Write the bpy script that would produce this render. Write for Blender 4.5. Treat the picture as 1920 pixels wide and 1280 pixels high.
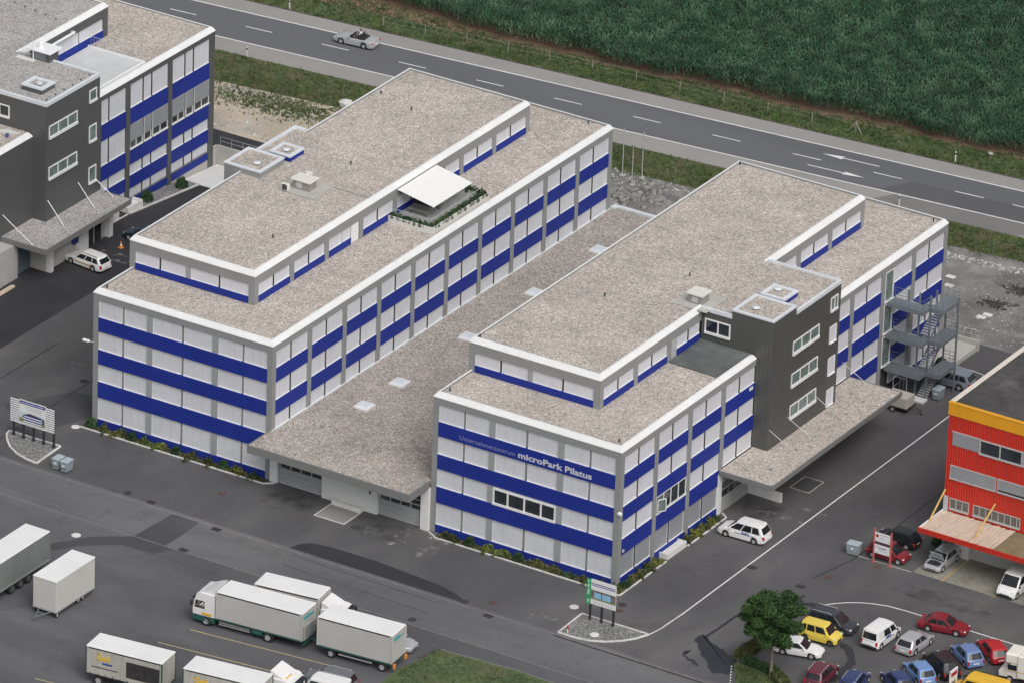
import bpy, bmesh, math, random
import numpy as np
from mathutils import Vector, Matrix, Euler
random.seed(7); np.random.seed(7)
scene = bpy.context.scene
for o in list(bpy.data.objects): bpy.data.objects.remove(o)
COL = scene.collection

# ---------------------------------------------------------------- camera
cam_d = bpy.data.cameras.new('camera'); cam = bpy.data.objects.new('camera', cam_d); COL.objects.link(cam)
CAMROT = [[0.849478, -0.25319268, 0.46290452], [0.52658578, 0.35182758, -0.7739023], [0.03308382, 0.90117192, 0.43219745]]
cam.matrix_world = Matrix.Translation((308.22374, -534.38226, 318.91463)) @ Matrix(CAMROT).to_4x4()
cam_d.sensor_fit = 'HORIZONTAL'; cam_d.sensor_width = 36.0; cam_d.lens = 281.90052
cam_d.clip_start = 5.0; cam_d.clip_end = 4000.0
scene.camera = cam

# ---------------------------------------------------------------- sky, sun, exposure
SUN_DIR = Vector((0.66, -0.50, 0.98)).normalized()       # towards the sun
world = bpy.data.worlds.new('World'); scene.world = world; world.use_nodes = True
wn = world.node_tree.nodes; wl = world.node_tree.links
for n in list(wn): wn.remove(n)
sky = wn.new('ShaderNodeTexSky'); sky.sky_type = 'NISHITA'; sky.sun_disc = False
sky.sun_elevation = math.asin(SUN_DIR.z); sky.sun_rotation = math.atan2(SUN_DIR.x, SUN_DIR.y)
sky.air_density = 1.0; sky.dust_density = 5.0; sky.ozone_density = 1.0
hs = wn.new('ShaderNodeHueSaturation'); hs.inputs['Saturation'].default_value = 0.30
bg = wn.new('ShaderNodeBackground'); bg.inputs['Strength'].default_value = 0.10
wo = wn.new('ShaderNodeOutputWorld')
wl.new(sky.outputs[0], hs.inputs['Color']); wl.new(hs.outputs[0], bg.inputs[0]); wl.new(bg.outputs[0], wo.inputs[0])
sun_d = bpy.data.lights.new('sun', 'SUN'); sun = bpy.data.objects.new('sun', sun_d); COL.objects.link(sun)
sun_d.energy = 1.0; sun_d.angle = math.radians(46); sun_d.color = (1.0, 0.975, 0.945)
sun.rotation_euler = SUN_DIR.to_track_quat('Z', 'Y').to_euler(); sun.location = (0, 0, 120)
scene.render.engine = 'CYCLES'
vs = scene.view_settings; vs.view_transform = 'Standard'; vs.look = 'None'; vs.gamma = 1.0; vs.use_curve_mapping = False
vs.exposure = 0.27

# ---------------------------------------------------------------- materials
MATS = {}
def tone(c): return tuple(v*(1+.45*(1-v/.82)) if v < .82 else v for v in c)      # overall albedo calibration
def mat(name, col, rough=0.75, var=0.0, scale=2.0, var2=0.0, scale2=0.2, metal=0.0, bump=0.0, bscale=None, spec=0.5, col2=None, thr=None, stretch=None, coat=0.0):
    """procedural material: base colour varied by a fine and a coarse noise, optional second colour in patches"""
    if name in MATS: return MATS[name]
    col = tone(col); col2 = tone(col2) if col2 else None
    m = bpy.data.materials.new(name); m.use_nodes = True; nt = m.node_tree; N = nt.nodes; L = nt.links
    b = N['Principled BSDF']; b.inputs['Roughness'].default_value = rough; b.inputs['Metallic'].default_value = metal
    b.inputs['Specular IOR Level'].default_value = spec
    if coat: b.inputs['Coat Weight'].default_value = coat; b.inputs['Coat Roughness'].default_value = 0.08
    geo = N.new('ShaderNodeNewGeometry'); pos = geo.outputs['Position']
    if stretch:
        mp = N.new('ShaderNodeMapping'); mp.inputs['Scale'].default_value = stretch; L.new(pos, mp.inputs['Vector']); pos = mp.outputs[0]
    def noise(s, det=3.0):
        t = N.new('ShaderNodeTexNoise'); t.inputs['Scale'].default_value = s; t.inputs['Detail'].default_value = det; L.new(pos, t.inputs['Vector']); return t.outputs[0]
    def mix(fac, a, bcol):
        x = N.new('ShaderNodeMix'); x.data_type = 'RGBA'; L.new(fac, x.inputs[0])
        for i, c in ((6, a), (7, bcol)):
            if isinstance(c, tuple): x.inputs[i].default_value = (*c, 1)
            else: L.new(c, x.inputs[i])
        return x.outputs[2]
    def rng(fac, lo, hi):
        r = N.new('ShaderNodeMapRange'); r.inputs[1].default_value = lo; r.inputs[2].default_value = hi; L.new(fac, r.inputs[0]); return r.outputs[0]
    def sc(c, k): return tuple(min(1.0, max(0.0, v*k)) for v in c)
    cur = None
    if var: cur = mix(rng(noise(scale), 0.3, 0.7), sc(col, 1-var), sc(col, 1+var))
    if col2:
        lo, hi = thr or (0.48, 0.56)
        cur = mix(rng(noise(scale2, 5.0), lo, hi), cur if cur else tuple(col), tuple(col2))
    if var2:
        g = mix(rng(noise(scale2*0.7+0.013, 5.0), 0.3, 0.7), (1-var2,)*3, (1+var2,)*3)
        x = N.new('ShaderNodeMix'); x.data_type = 'RGBA'; x.blend_type = 'MULTIPLY'; x.inputs[0].default_value = 1.0
        if cur: L.new(cur, x.inputs[6])
        else: x.inputs[6].default_value = (*col, 1)
        L.new(g, x.inputs[7]); cur = x.outputs[2]
    if cur: L.new(cur, b.inputs['Base Color'])
    else: b.inputs['Base Color'].default_value = (*col, 1)
    if bump:
        bp = N.new('ShaderNodeBump'); bp.inputs['Strength'].default_value = bump; bp.inputs['Distance'].default_value = 0.05
        L.new(noise(bscale or scale, 4.0), bp.inputs['Height']); L.new(bp.outputs[0], b.inputs['Normal'])
    MATS[name] = m; return m

def pebble_mat(name, cols, scale, tint=0.12):
    """gravel: one colour per Voronoi cell, patchy at a large scale"""
    m = bpy.data.materials.new(name); m.use_nodes = True; nt = m.node_tree; N = nt.nodes; L = nt.links
    b = N['Principled BSDF']; b.inputs['Roughness'].default_value = 0.95; b.inputs['Specular IOR Level'].default_value = 0.2
    geo = N.new('ShaderNodeNewGeometry')
    v = N.new('ShaderNodeTexVoronoi'); v.inputs['Scale'].default_value = scale; L.new(geo.outputs['Position'], v.inputs['Vector'])
    sep = N.new('ShaderNodeSeparateColor'); L.new(v.outputs['Color'], sep.inputs[0])
    r = N.new('ShaderNodeValToRGB'); el = r.color_ramp.elements
    while len(el) < len(cols): el.new(0.5)
    for i, c in enumerate(cols): el[i].position = i/(len(cols)-1); el[i].color = (*c, 1)
    L.new(sep.outputs[0], r.inputs[0])
    n = N.new('ShaderNodeTexNoise'); n.inputs['Scale'].default_value = 0.22; n.inputs['Detail'].default_value = 6; L.new(geo.outputs['Position'], n.inputs['Vector'])
    mr = N.new('ShaderNodeMapRange'); mr.inputs[1].default_value = 0.32; mr.inputs[2].default_value = 0.68; mr.inputs[3].default_value = 1-tint; mr.inputs[4].default_value = 1+tint; L.new(n.outputs[0], mr.inputs[0])
    x = N.new('ShaderNodeMix'); x.data_type = 'RGBA'; x.blend_type = 'MULTIPLY'; x.inputs[0].default_value = 1.0
    n2 = N.new('ShaderNodeTexNoise'); n2.inputs['Scale'].default_value = 0.9; n2.inputs['Detail'].default_value = 7; L.new(geo.outputs['Position'], n2.inputs['Vector'])
    m2 = N.new('ShaderNodeMapRange'); m2.inputs[1].default_value = 0.46; m2.inputs[2].default_value = 0.66; L.new(n2.outputs[0], m2.inputs[0])
    y = N.new('ShaderNodeMix'); y.data_type = 'RGBA'; y.blend_type = 'MULTIPLY'; y.inputs[7].default_value = (0.86, 0.91, 0.90, 1); L.new(m2.outputs[0], y.inputs[0])
    L.new(r.outputs[0], x.inputs[6]); L.new(mr.outputs[0], x.inputs[7]); L.new(x.outputs[2], y.inputs[6]); L.new(y.outputs[2], b.inputs['Base Color'])
    bp = N.new('ShaderNodeBump'); bp.inputs['Strength'].default_value = 0.5; bp.inputs['Distance'].default_value = 0.04
    L.new(v.outputs['Distance'], bp.inputs['Height']); L.new(bp.outputs[0], b.inputs['Normal'])
    MATS[name] = m; return m

def shutter_mat(name, col, per_m=12.0):
    """light aluminium blind: fine horizontal slats"""
    m = mat(name, col, 0.5, 0.03, 0.8, 0.03, 0.4); nt = m.node_tree; N = nt.nodes; L = nt.links
    geo = N.new('ShaderNodeNewGeometry'); sp = N.new('ShaderNodeSeparateXYZ'); L.new(geo.outputs['Position'], sp.inputs[0])
    w = N.new('ShaderNodeMath'); w.operation = 'MULTIPLY'; w.inputs[1].default_value = per_m*6.283; L.new(sp.outputs[2], w.inputs[0])
    s = N.new('ShaderNodeMath'); s.operation = 'SINE'; L.new(w.outputs[0], s.inputs[0])
    bp = N.new('ShaderNodeBump'); bp.inputs['Strength'].default_value = 0.25; bp.inputs['Distance'].default_value = 0.02
    L.new(s.outputs[0], bp.inputs['Height']); L.new(bp.outputs[0], N['Principled BSDF'].inputs['Normal'])
    return m

# ---------------------------------------------------------------- mesh helpers
class MB:
    """collects faces; build() links them as ONE mesh object"""
    def __init__(s): s.v = []; s.f = []; s.m = []
    def add(s, verts, faces, mi=0):
        k = len(s.v); s.v += [tuple(p) for p in verts]; s.f += [tuple(i+k for i in f) for f in faces]; s.m += [mi]*len(faces); return s
    def box(s, x0, x1, y0, y1, z0, z1, mi=0):
        return s.add([(x0,y0,z0),(x1,y0,z0),(x1,y1,z0),(x0,y1,z0),(x0,y0,z1),(x1,y0,z1),(x1,y1,z1),(x0,y1,z1)],
                     [(3,2,1,0),(4,5,6,7),(0,1,5,4),(1,2,6,5),(2,3,7,6),(3,0,4,7)], mi)
    def cbox(s, x0, x1, y0, y1, z0, z1, c=0.02, mi=0):
        """box with all edges chamfered by c"""
        c = min(c, (x1-x0)*.45, (y1-y0)*.45, (z1-z0)*.45)
        bm = bmesh.new(); bmesh.ops.create_cube(bm, size=1.0)
        for q in bm.verts: q.co = Vector(((x0+x1)/2+q.co.x*(x1-x0), (y0+y1)/2+q.co.y*(y1-y0), (z0+z1)/2+q.co.z*(z1-z0)))
        bmesh.ops.bevel(bm, geom=bm.edges[:], offset=c, segments=1, affect='EDGES', profile=0.5)
        bm.verts.index_update(); s.add([q.co[:] for q in bm.verts], [tuple(q.index for q in f.verts) for f in bm.faces], mi); bm.free(); return s
    def prism(s, pts, z0, z1, mi=0):
        """closed polygon (x, y) counter-clockwise extruded from z0 to z1"""
        n = len(pts); V = [(x,y,z0) for x,y in pts]+[(x,y,z1) for x,y in pts]
        F = [tuple(range(n-1,-1,-1)), tuple(range(n,2*n))]+[(i,(i+1)%n,n+(i+1)%n,n+i) for i in range(n)]
        return s.add(V, F, mi)
    def poly(s, pts, z, mi=0):
        return s.add([(x,y,z) for x,y in pts], [tuple(range(len(pts)))], mi)
    def extr(s, prof, axis, a0, a1, mi=0):
        """profile polygon in the plane across axis ('x': (y,z), 'y': (x,z)) extruded along axis"""
        n = len(prof)
        P = (lambda p, a: (a,p[0],p[1])) if axis == 'x' else (lambda p, a: (p[0],a,p[1]))
        V = [P(p,a0) for p in prof]+[P(p,a1) for p in prof]
        return s.add(V, [tuple(range(n)), tuple(range(2*n-1,n-1,-1))]+[(i,n+i,n+(i+1)%n,(i+1)%n) for i in range(n)], mi)
    def tube(s, p, q, r, n=8, r2=None, mi=0):
        p, q = Vector(p), Vector(q); d = (q-p).normalized(); a = d.orthogonal().normalized(); b = d.cross(a); r2 = r if r2 is None else r2
        V = [p+(a*math.cos(t)+b*math.sin(t))*r for t in [2*math.pi*i/n for i in range(n)]]+[q+(a*math.cos(t)+b*math.sin(t))*r2 for t in [2*math.pi*i/n for i in range(n)]]
        return s.add([x[:] for x in V], [tuple(range(n-1,-1,-1)), tuple(range(n,2*n))]+[(i,(i+1)%n,n+(i+1)%n,n+i) for i in range(n)], mi)
    def path(s, pts, r, n=6, mi=0):
        for a, b in zip(pts[:-1], pts[1:]): s.tube(a, b, r, n, mi=mi)
        return s
    def lathe(s, prof, c=(0,0,0), axis='z', n=20, mi=0):
        """profile [(r, h)...] turned round an axis"""
        V = []
        for r, h in prof:
            for i in range(n):
                t = 2*math.pi*i/n; x, y = r*math.cos(t), r*math.sin(t)
                V.append({'z': (c[0]+x,c[1]+y,c[2]+h), 'y': (c[0]+x,c[1]+h,c[2]-y), 'x': (c[0]+h,c[1]+x,c[2]+y)}[axis])
        m = len(prof); F = [(j*n+i, j*n+(i+1)%n, (j+1)*n+(i+1)%n, (j+1)*n+i) for j in range(m-1) for i in range(n)]
        F += [tuple(range(n-1,-1,-1)), tuple(range((m-1)*n, m*n))]
        return s.add(V, F, mi)

OFF = {}
def finish(me, smooth=None):
    bm = bmesh.new(); bm.from_mesh(me); bmesh.ops.recalc_face_normals(bm, faces=bm.faces[:]); bm.to_mesh(me); bm.free()
    if smooth is not None:
        me.polygons.foreach_set('use_smooth', [True]*len(me.polygons)); me.set_sharp_from_angle(angle=math.radians(smooth))
def props(o, label=None, cat=None, group=None, kind=None):
    if label: o['label'] = label
    if cat: o['category'] = cat
    if group: o['group'] = group
    if kind: o['kind'] = kind
    return o
def new_obj(name, me, parent=None, at=(0,0,0)):
    """at: the object's origin in the coordinates its thing is drawn in"""
    o = bpy.data.objects.new(name, me); COL.objects.link(o)
    base = OFF.get(parent, Vector((0,0,0))) if parent else Vector((0,0,0))
    o.location = Vector(at)-base; OFF[o] = Vector(at)
    if parent: o.parent = parent
    return o
def build(name, mb, mats, parent=None, smooth=None, flat=False):
    A = np.array(mb.v, float); lo, hi = A.min(0), A.max(0); c = Vector(((lo[0]+hi[0])/2, (lo[1]+hi[1])/2, lo[2]))
    me = bpy.data.meshes.new(name); me.from_pydata([tuple(p) for p in (A-np.array(c))], [], mb.f)
    if not isinstance(mats, (list, tuple)): mats = [mats]
    for m in mats: me.materials.append(m)
    if len(mats) > 1: me.polygons.foreach_set('material_index', mb.m)
    if not flat: finish(me, smooth)
    me.update()
    return new_obj(name, me, parent, c)
def thing(name, label, cat, loc, group=None, worldspace=True, rot=0.0):
    o = bpy.data.objects.new(name, None); COL.objects.link(o); o.location = loc; o.rotation_euler = (0,0,rot); o.empty_display_size = 0.3
    OFF[o] = Vector(loc) if worldspace else Vector((0,0,0))
    return props(o, label, cat, group)
def struct(name, mb, m, **k):
    o = build(name, mb, m, **k); o['kind'] = 'structure'; return o
def copy_tree(o, parent=None):
    c = o.copy(); COL.objects.link(c); OFF[c] = OFF.get(o, Vector((0,0,0)))
    if parent: c.parent = parent
    for ch in list(o.children): copy_tree(ch, c)
    return c
def text_mb(txt, size, bold=0.0, depth=0.0, spacing=1.0):
    """lettering as flat mesh in the x-y plane, origin left baseline"""
    cu = bpy.data.curves.new('lettering', 'FONT'); cu.body = txt; cu.size = size; cu.offset = bold; cu.extrude = depth; cu.resolution_u = 3; cu.space_character = spacing
    ob = bpy.data.objects.new('lettering', cu); COL.objects.link(ob)
    me = bpy.data.meshes.new_from_object(ob.evaluated_get(bpy.context.evaluated_depsgraph_get()))
    V = [v.co[:] for v in me.vertices]; F = [tuple(p.vertices) for p in me.polygons]
    bpy.data.objects.remove(ob); bpy.data.curves.remove(cu); bpy.data.meshes.remove(me)
    return V, F
# ---------------------------------------------------------------- ground materials
def asphalt_mat(name, col, worn, var=0.14, st=None):
    m = mat(name, col, 0.85, var, 7.0, 0.20, 0.13, bump=0.25, bscale=40.0, spec=0.3, col2=worn, thr=(0.47, 0.74), stretch=st)
    N = m.node_tree.nodes; L = m.node_tree.links; b = N['Principled BSDF']; src = b.inputs['Base Color'].links[0].from_socket
    g = N.new('ShaderNodeNewGeometry')
    for scl, lo, hi, k in ((0.55, .54, .72, .87), (2.3, .62, .76, .84), (3.1, .63, .76, 1.16), (26.0, .60, .75, 1.30)):   # oil spots, scuffs, pale grit
        n = N.new('ShaderNodeTexNoise'); n.inputs['Scale'].default_value = scl; n.inputs['Detail'].default_value = 5; n.noise_dimensions = '4D'; n.inputs['W'].default_value = scl*3.7; L.new(g.outputs['Position'], n.inputs['Vector'])
        r = N.new('ShaderNodeMapRange'); r.inputs[1].default_value = lo; r.inputs[2].default_value = hi; L.new(n.outputs[0], r.inputs[0])
        x = N.new('ShaderNodeMix'); x.data_type = 'RGBA'; x.blend_type = 'MULTIPLY'; x.clamp_result = False; x.inputs[7].default_value = (k, k, k, 1); L.new(r.outputs[0], x.inputs[0]); L.new(src, x.inputs[6]); src = x.outputs[2]
    L.new(src, b.inputs['Base Color']); return m
asphalt = asphalt_mat('asphalt', (0.071, 0.070, 0.073), (0.104, 0.102, 0.100), st=(1.0, 0.55, 1))
asphalt_street = asphalt_mat('asphalt_street', (0.100, 0.100, 0.104), (0.135, 0.133, 0.130), st=(0.30, 1.5, 1))
asphalt_lot = asphalt_mat('asphalt_lot', (0.076, 0.076, 0.082), (0.108, 0.107, 0.108), st=(0.5, 1.2, 1))
asphalt_new = asphalt_mat('asphalt_new', (0.028, 0.028, 0.032), (0.040, 0.039, 0.040))
asphalt_patch = asphalt_mat('asphalt_patch', (0.052, 0.052, 0.058), (0.064, 0.063, 0.066))
asphalt_old = asphalt_mat('asphalt_old', (0.078, 0.075, 0.070), (0.105, 0.10, 0.092))
asphalt_lane = mat('asphalt_lane', (0.090, 0.092, 0.101), 0.85, 0.05, 8.0, 0.07, 0.12, bump=0.2, bscale=40, stretch=(0.25,2.2,1))
asphalt_shoulder = mat('asphalt_shoulder', (0.225, 0.215, 0.208), 0.9, 0.06, 10.0, 0.06, 0.2, bump=0.2, bscale=40)
stain = mat('damp_stain', (0.024, 0.025, 0.030), 0.45, 0.15, 1.5)
paint_white = mat('road_paint', (0.70, 0.70, 0.68), 0.7, 0.08, 9.0, 0.10, 1.2)
paint_worn = mat('road_paint_worn', (0.42, 0.41, 0.39), 0.8, 0.15, 7.0, 0.15, 1.0)
paint_yellow = mat('road_paint_yellow', (0.42, 0.36, 0.17), 0.8, 0.2, 6.0)
paint_orange = mat('road_paint_orange', (0.45, 0.27, 0.08), 0.8, 0.25, 5.0)
grass = mat('grass_ground', (0.056, 0.070, 0.030), 0.95, 0.35, 3.0, 0.25, 0.35, bump=0.8, bscale=14, col2=(0.115, 0.105, 0.055), thr=(0.52, 0.72))
grass_lush = mat('grass_lush', (0.058, 0.082, 0.032), 0.95, 0.3, 3.0, 0.2, 0.35, bump=0.8, bscale=14, col2=(0.095, 0.090, 0.045), thr=(0.50, 0.68))
soil = mat('field_soil', (0.16, 0.105, 0.072), 0.95, 0.25, 3.0, 0.2, 0.4, bump=0.6, bscale=8)
sand = mat('sandy_earth', (0.40, 0.335, 0.255), 0.95, 0.12, 5.0, 0.18, 0.25, bump=0.5, bscale=6, col2=(0.30,0.275,0.245), thr=(0.5,0.7))
gravel_grey = mat('crushed_gravel', (0.135, 0.130, 0.126), 0.95, 0.28, 6.0, 0.24, 0.35, bump=0.8, bscale=8, col2=(0.22,0.21,0.195), thr=(0.50,0.72))
concrete = mat('concrete', (0.36, 0.35, 0.325), 0.9, 0.08, 4.0, 0.12, 0.5, bump=0.15, bscale=20)
concrete_pale = mat('concrete_pale', (0.60, 0.60, 0.585), 0.85, 0.05, 4.0, 0.07, 0.5)
concrete_dirty = mat('concrete_dirty', (0.185, 0.178, 0.150), 0.9, 0.15, 2.0, 0.28, 0.35, bump=0.15, bscale=20)
kerbstone = mat('kerb_stone', (0.50, 0.49, 0.465), 0.85, 0.12, 3.0, 0.1, 0.8)
iron = mat('cast_iron', (0.030, 0.028, 0.028), 0.7, 0.2, 8.0)
iron_rust = mat('rusty_iron', (0.075, 0.042, 0.038), 0.8, 0.2, 8.0)
stone_gravel = pebble_mat('stone_chippings', [(0.11,0.11,0.11),(0.17,0.17,0.168),(0.205,0.203,0.20),(0.24,0.238,0.234),(0.40,0.398,0.39)], 9.0, 0.06)
for _m in (stone_gravel,): pass

# ---------------------------------------------------------------- the ground
HX0, HX1, HY0, HY1 = -79.5, -57.0, 39.0, 57.0           # the sunk ramp beside the western building
def sheet(name, rects, z, m, parent=None):
    mb = MB()
    for x0, x1, y0, y1 in rects: mb.add([(x0,y0,z),(x1,y0,z),(x1,y1,z),(x0,y1,z)], [(0,1,2,3)])
    if parent: return build(name, mb, m, parent)
    return struct(name, mb, m)
def psheet(name, pts, z, m, parent=None):
    mb = MB().poly(pts, z, 0)
    if parent: return build(name, mb, m, parent)
    return struct(name, mb, m)
def around(x0, x1, y0, y1): return [(x0,x1,y0,HY0),(x0,HX0,HY0,HY1),(HX1,x1,HY0,HY1),(x0,x1,HY1,y1)]
ground = sheet('ground', around(-700, 500, -500, 800), -0.03, soil)
yard = sheet('asphalt_yard', [(-150,110,-9.9,38.99),(-150,HX0,HY0,60.3),(HX1,110,HY0,58.0),(HX0,HX1,HY1,60.3),(-3,110,58.0,61.5)], 0.0, asphalt)
lot = sheet('truck_park', [(-150,110,-90,-16.0)], 0.0, asphalt_lot)
street = sheet('street', [(-150,110,-16.0,-9.9)], 0.003, asphalt_street)
sheet('dark_asphalt', [(-92,-70.6,1.5,38.98),(-70.6,HX1,23.5,38.98)], 0.005, asphalt_new)
psheet('dark_asphalt', [(-100,57.02),(HX1,57.02),(HX1,60.28),(-100,60.28)], 0.005, asphalt_new)
# ramp
mb = MB(); ys = [39.0, 42, 45, 48, 51.0]
for a, b in zip(ys[:-1], ys[1:]):
    f = lambda y: -1.35*((y-39.0)/12.0)
    mb.add([(HX0,a,f(a)),(HX1,a,f(a)),(HX1,b,f(b)),(HX0,b,f(b))], [(0,1,2,3)])
ramp = struct('ramp', mb, asphalt_new)
mb = MB(); mb.add([(HX0,51.0,-1.352),(HX1,51.0,-1.352),(HX1,57.0,-1.9),(HX0,57.0,-1.9)], [(0,1,2,3)])
struct('ramp_apron', mb, concrete_pale)
rw = thing('retaining_wall', 'pale concrete retaining wall with steel railing at the foot of the ramp', 'wall', (-68.2, 57.1, -1.95))
build('wall', MB().box(HX0+.02,HX1,57.0,57.25,-1.95,0.10), concrete, rw)
build('wall', MB().box(HX0-.3,HX0-.02,56.29,57.25,-1.95,0.02), concrete, rw)
build('wall', MB().box(HX1,HX1+.25,39.0,56.99,-1.95,0.02), concrete, rw)
rail = mat('galvanised_steel', (0.34, 0.36, 0.38), 0.45, 0.08, 5.0, metal=0.6)
mb = MB()
for x in np.arange(-79.2, -74.0, 1.3): mb.tube((x,57.12,0.10),(x,57.12,1.05),0.03,6)
for z in (0.6, 1.05): mb.tube((-79.2,57.12,z),(-74.0,57.12,z),0.03,6)
build('railing', mb, rail, rw)

sheet('gravel_lot', [(-3,110,61.5,86)], -0.012, gravel_grey)
sheet('rubble_ground', [(-56.9,-3,58.0,82)], -0.012, gravel_grey)
sheet('sandy_ground', [(-130,-57,60.3,82)], -0.012, sand)

# highway: lines y = a + b x
def strip(name, a0, b0, a1, b1, z, m, x0=-190.0, x1=110.0, n=1, parent=None):
    mb = MB(); xs = np.linspace(x0, x1, n+1)
    for p, q in zip(xs[:-1], xs[1:]):
        mb.add([(p,a0+b0*p,z),(q,a0+b0*q,z),(q,a1+b1*q,z),(p,a1+b1*p,z)], [(0,1,2,3)])
    return build(name, mb, m, parent) if parent else struct(name, mb, m)
hwy = strip('highway', 84.95,.0925, 97.25,.0915, 0.010, asphalt_shoulder)
strip('carriageway', 88.0,.0935, 94.8,.0938, 0.014, asphalt_lane, parent=hwy)
lane_mark = [('edge_line', 87.93,88.10,.0935), ('edge_line', 94.72,94.90,.0938)]
for nm, a0, a1, b in lane_mark: strip(nm, a0,b, a1,b, 0.018, paint_white, parent=hwy)
dash = MB().add([(-1.5,-.07-.0915*1.5,0),(1.5,-.07+.0915*1.5,0),(1.5,.07+.0915*1.5,0),(-1.5,.07-.0915*1.5,0)], [(0,1,2,3)])
me = bpy.data.meshes.new('lane_dash'); me.from_pydata(dash.v, [], dash.f); me.materials.append(paint_white)
for k in range(-9, 21):
    x = -100.4+8.57*k if k < 10 else -14.7+6.0*(k-10)
    new_obj('lane_dash', me, hwy, (x, 91.42+.0915*x, 0.018))
def arrow(x0, x1, y, b):                                   # long lane arrow, head at x1
    d = 1 if x1 > x0 else -1; mb = MB(); xm = x1-d*2.3
    mb.add([(x0,y-.07,0),(x0,y+.07,0),(xm+d*.3,y+.07,0),(xm+d*.3,y-.07,0)], [(0,1,2,3)])
    mb.add([(xm,y-.36,0),(x1,y,0),(xm,y+.36,0),(xm+d*.25,y,0)], [(0,1,3),(1,2,3)])
    mb.v = [(p[0], p[1]+b*(p[0]-x0), 0.018) for p in mb.v]
    build('lane_arrow', mb, paint_white, hwy)
arrow(-24.98, -31.0, 90.68, .0938); arrow(-30.85, -24.84, 86.95, .0938)
mb = MB()
for nm_, a0_, b0_, a1_, b1_, z_, c_ in (('asphalt_repair', 88.12,.0935, 91.35,.0915, .0155, (0.070,0.070,0.078)), ('asphalt_repair', 84.95,.0925, 87.92,.0935, .0125, (0.135,0.130,0.128))):
    q_ = MB().add([(-22.4,a0_-b0_*22.4,z_),(-6.6,a0_-b0_*6.6,z_),(-3.2,a1_-b1_*3.2,z_),(-20.6,a1_-b1_*20.6,z_)], [(0,1,2,3)]); build(nm_, q_, mat('newer_surface_%d' % int(a0_), c_, .85, .06, 6, .06, .3), hwy)
verge_n = strip('grass_verge', 97.25,.0915, 101.6,.098, 0.006, grass_lush, n=1)
verge_s = strip('grass_verge', 80.0,.112, 84.95,.0925, 0.006, grass, n=1)
field = strip('field', 101.6,.098, 330,.098, 0.004, soil)
strip('gutter_edge', 97.2,.0915, 97.5,.0915, 0.014, mat('dark_earth', (0.07,0.062,0.05), 0.95, 0.3, 4.0))

# painted lines, repairs, stains
def line(name, pts, w, z, m, parent=yard):
    mb = MB(); P = [Vector((x,y)) for x, y in pts]
    for i, (a, b) in enumerate(zip(P[:-1], P[1:])):
        d = (b-a).normalized(); n = Vector((-d.y, d.x))*w/2
        mb.add([(a-n)[:]+(z,), (b-n)[:]+(z,), (b+n)[:]+(z,), (a+n)[:]+(z,)], [(0,1,2,3)])
    return build(name, mb, m, parent)
line('painted_line', [(7.13,-1.0),(7.13,60.5)], 0.13, 0.010, paint_white)
line('painted_line', [(2.1,56.2),(4.2,56.2),(6.0,55.9)], 0.10, 0.010, paint_white)
arc = [(15.97,7.11),(16.4,7.95),(16.91,8.59),(17.7,9.35),(18.73,10.05),(19.8,10.52),(20.96,10.84),(22.5,10.95),(24.27,10.96),(28.73,10.92),(34.2,10.94),(60,11)]
line('painted_line', arc, 0.13, 0.010, paint_white)
line('painted_line', [(14.1,17.63),(19.4,17.63)], 0.10, 0.010, paint_worn)
for a, b in (((-25.8,-27.7),(-10.5,-26.05)), ((-26.8,-31.2),(-11.0,-29.4)), ((-31.5,-42.6),(-27.5,-42.1)), ((-4.6,-21.5),(-6.4,-21.6))):
    line('parking_line', [a, b], 0.10, 0.008, paint_yellow, lot)
line('kerb_edge', [(-150,-10.36),(110,-10.36)], 0.09, 0.010, mat('stone_edge_pale', (0.165,0.16,0.15), 0.9, 0.35, 1.5), street)
line('kerb_edge', [(-150,-16.0),(110,-16.0)], 0.10, 0.010, mat('stone_edge', (0.15,0.147,0.14), 0.9, 0.3, 2.0), street)
dark = mat('tar_joint', (0.016,0.016,0.018), 0.7, 0.2, 5.0)
for pts in ([(-67.0,-9.8),(-67.05,12)], [(-60,-9.8),(-60.05,8)], [(13,11.6),(14.1,17),(14.1,42)]): line('tar_joint', pts, 0.11, 0.008, dark)
for pts in ([(-39.3,-17.95),(-20,-17.9)], [(-57,-26),(-41,-24.6),(-36.4,-17.9)], [(-46,-45),(-36.6,-24.8)], [(-60,-30),(-33.5,-33.5)]): line('tar_joint', pts, 0.05, 0.008, mat('tar_seam', (0.042,0.042,0.045), 0.8, 0.2, 5.0), lot)
for pts in ([(-25.9,-13.0),(-10.8,-13.37)], [(-26.3,-11.0),(-11.1,-11.3)]): line('tyre_mark', pts, 0.15, 0.008, mat('tyre_mark', (0.055,0.055,0.058), 0.8, .2, 1.0), street)
line('tar_joint', [(0.1,-10.55),(14,-10.62),(40,-10.7)], 0.16, 0.012, dark, street)
line('kerb_edge', [(-60,-14.9),(-40,-15.2)], 0.06, 0.008, mat('stone_edge', (0.15,0.147,0.14)), street)
psheet('asphalt_repair', [(-39.6,-15.98),(-39.2,-10.5),(-36.4,-10.5),(-36.2,-13.5),(-36.3,-15.98)], 0.007, asphalt_patch, street)
psheet('asphalt_repair', [(-39.6,-16.05),(-35.2,-16.05),(-36.2,-17.8),(-39.5,-17.9),(-42.5,-20.5),(-46.0,-26.0),(-47.5,-25.6),(-42.5,-18.2)], 0.005, asphalt_patch, lot)
ell = [(-27.3,-9.95),(-26.9,-8.8),(-26.2,-8.1),(-24.5,-7.75),(-19.6,-7.7),(-15.8,-8.05),(-12.5,-8.4),(-10.5,-9.0),(-9.3,-9.8),(-9.4,-9.95)]
psheet('asphalt_repair', [(x,y) for x,y in ell][::-1], 0.006, asphalt_new, yard)
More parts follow.
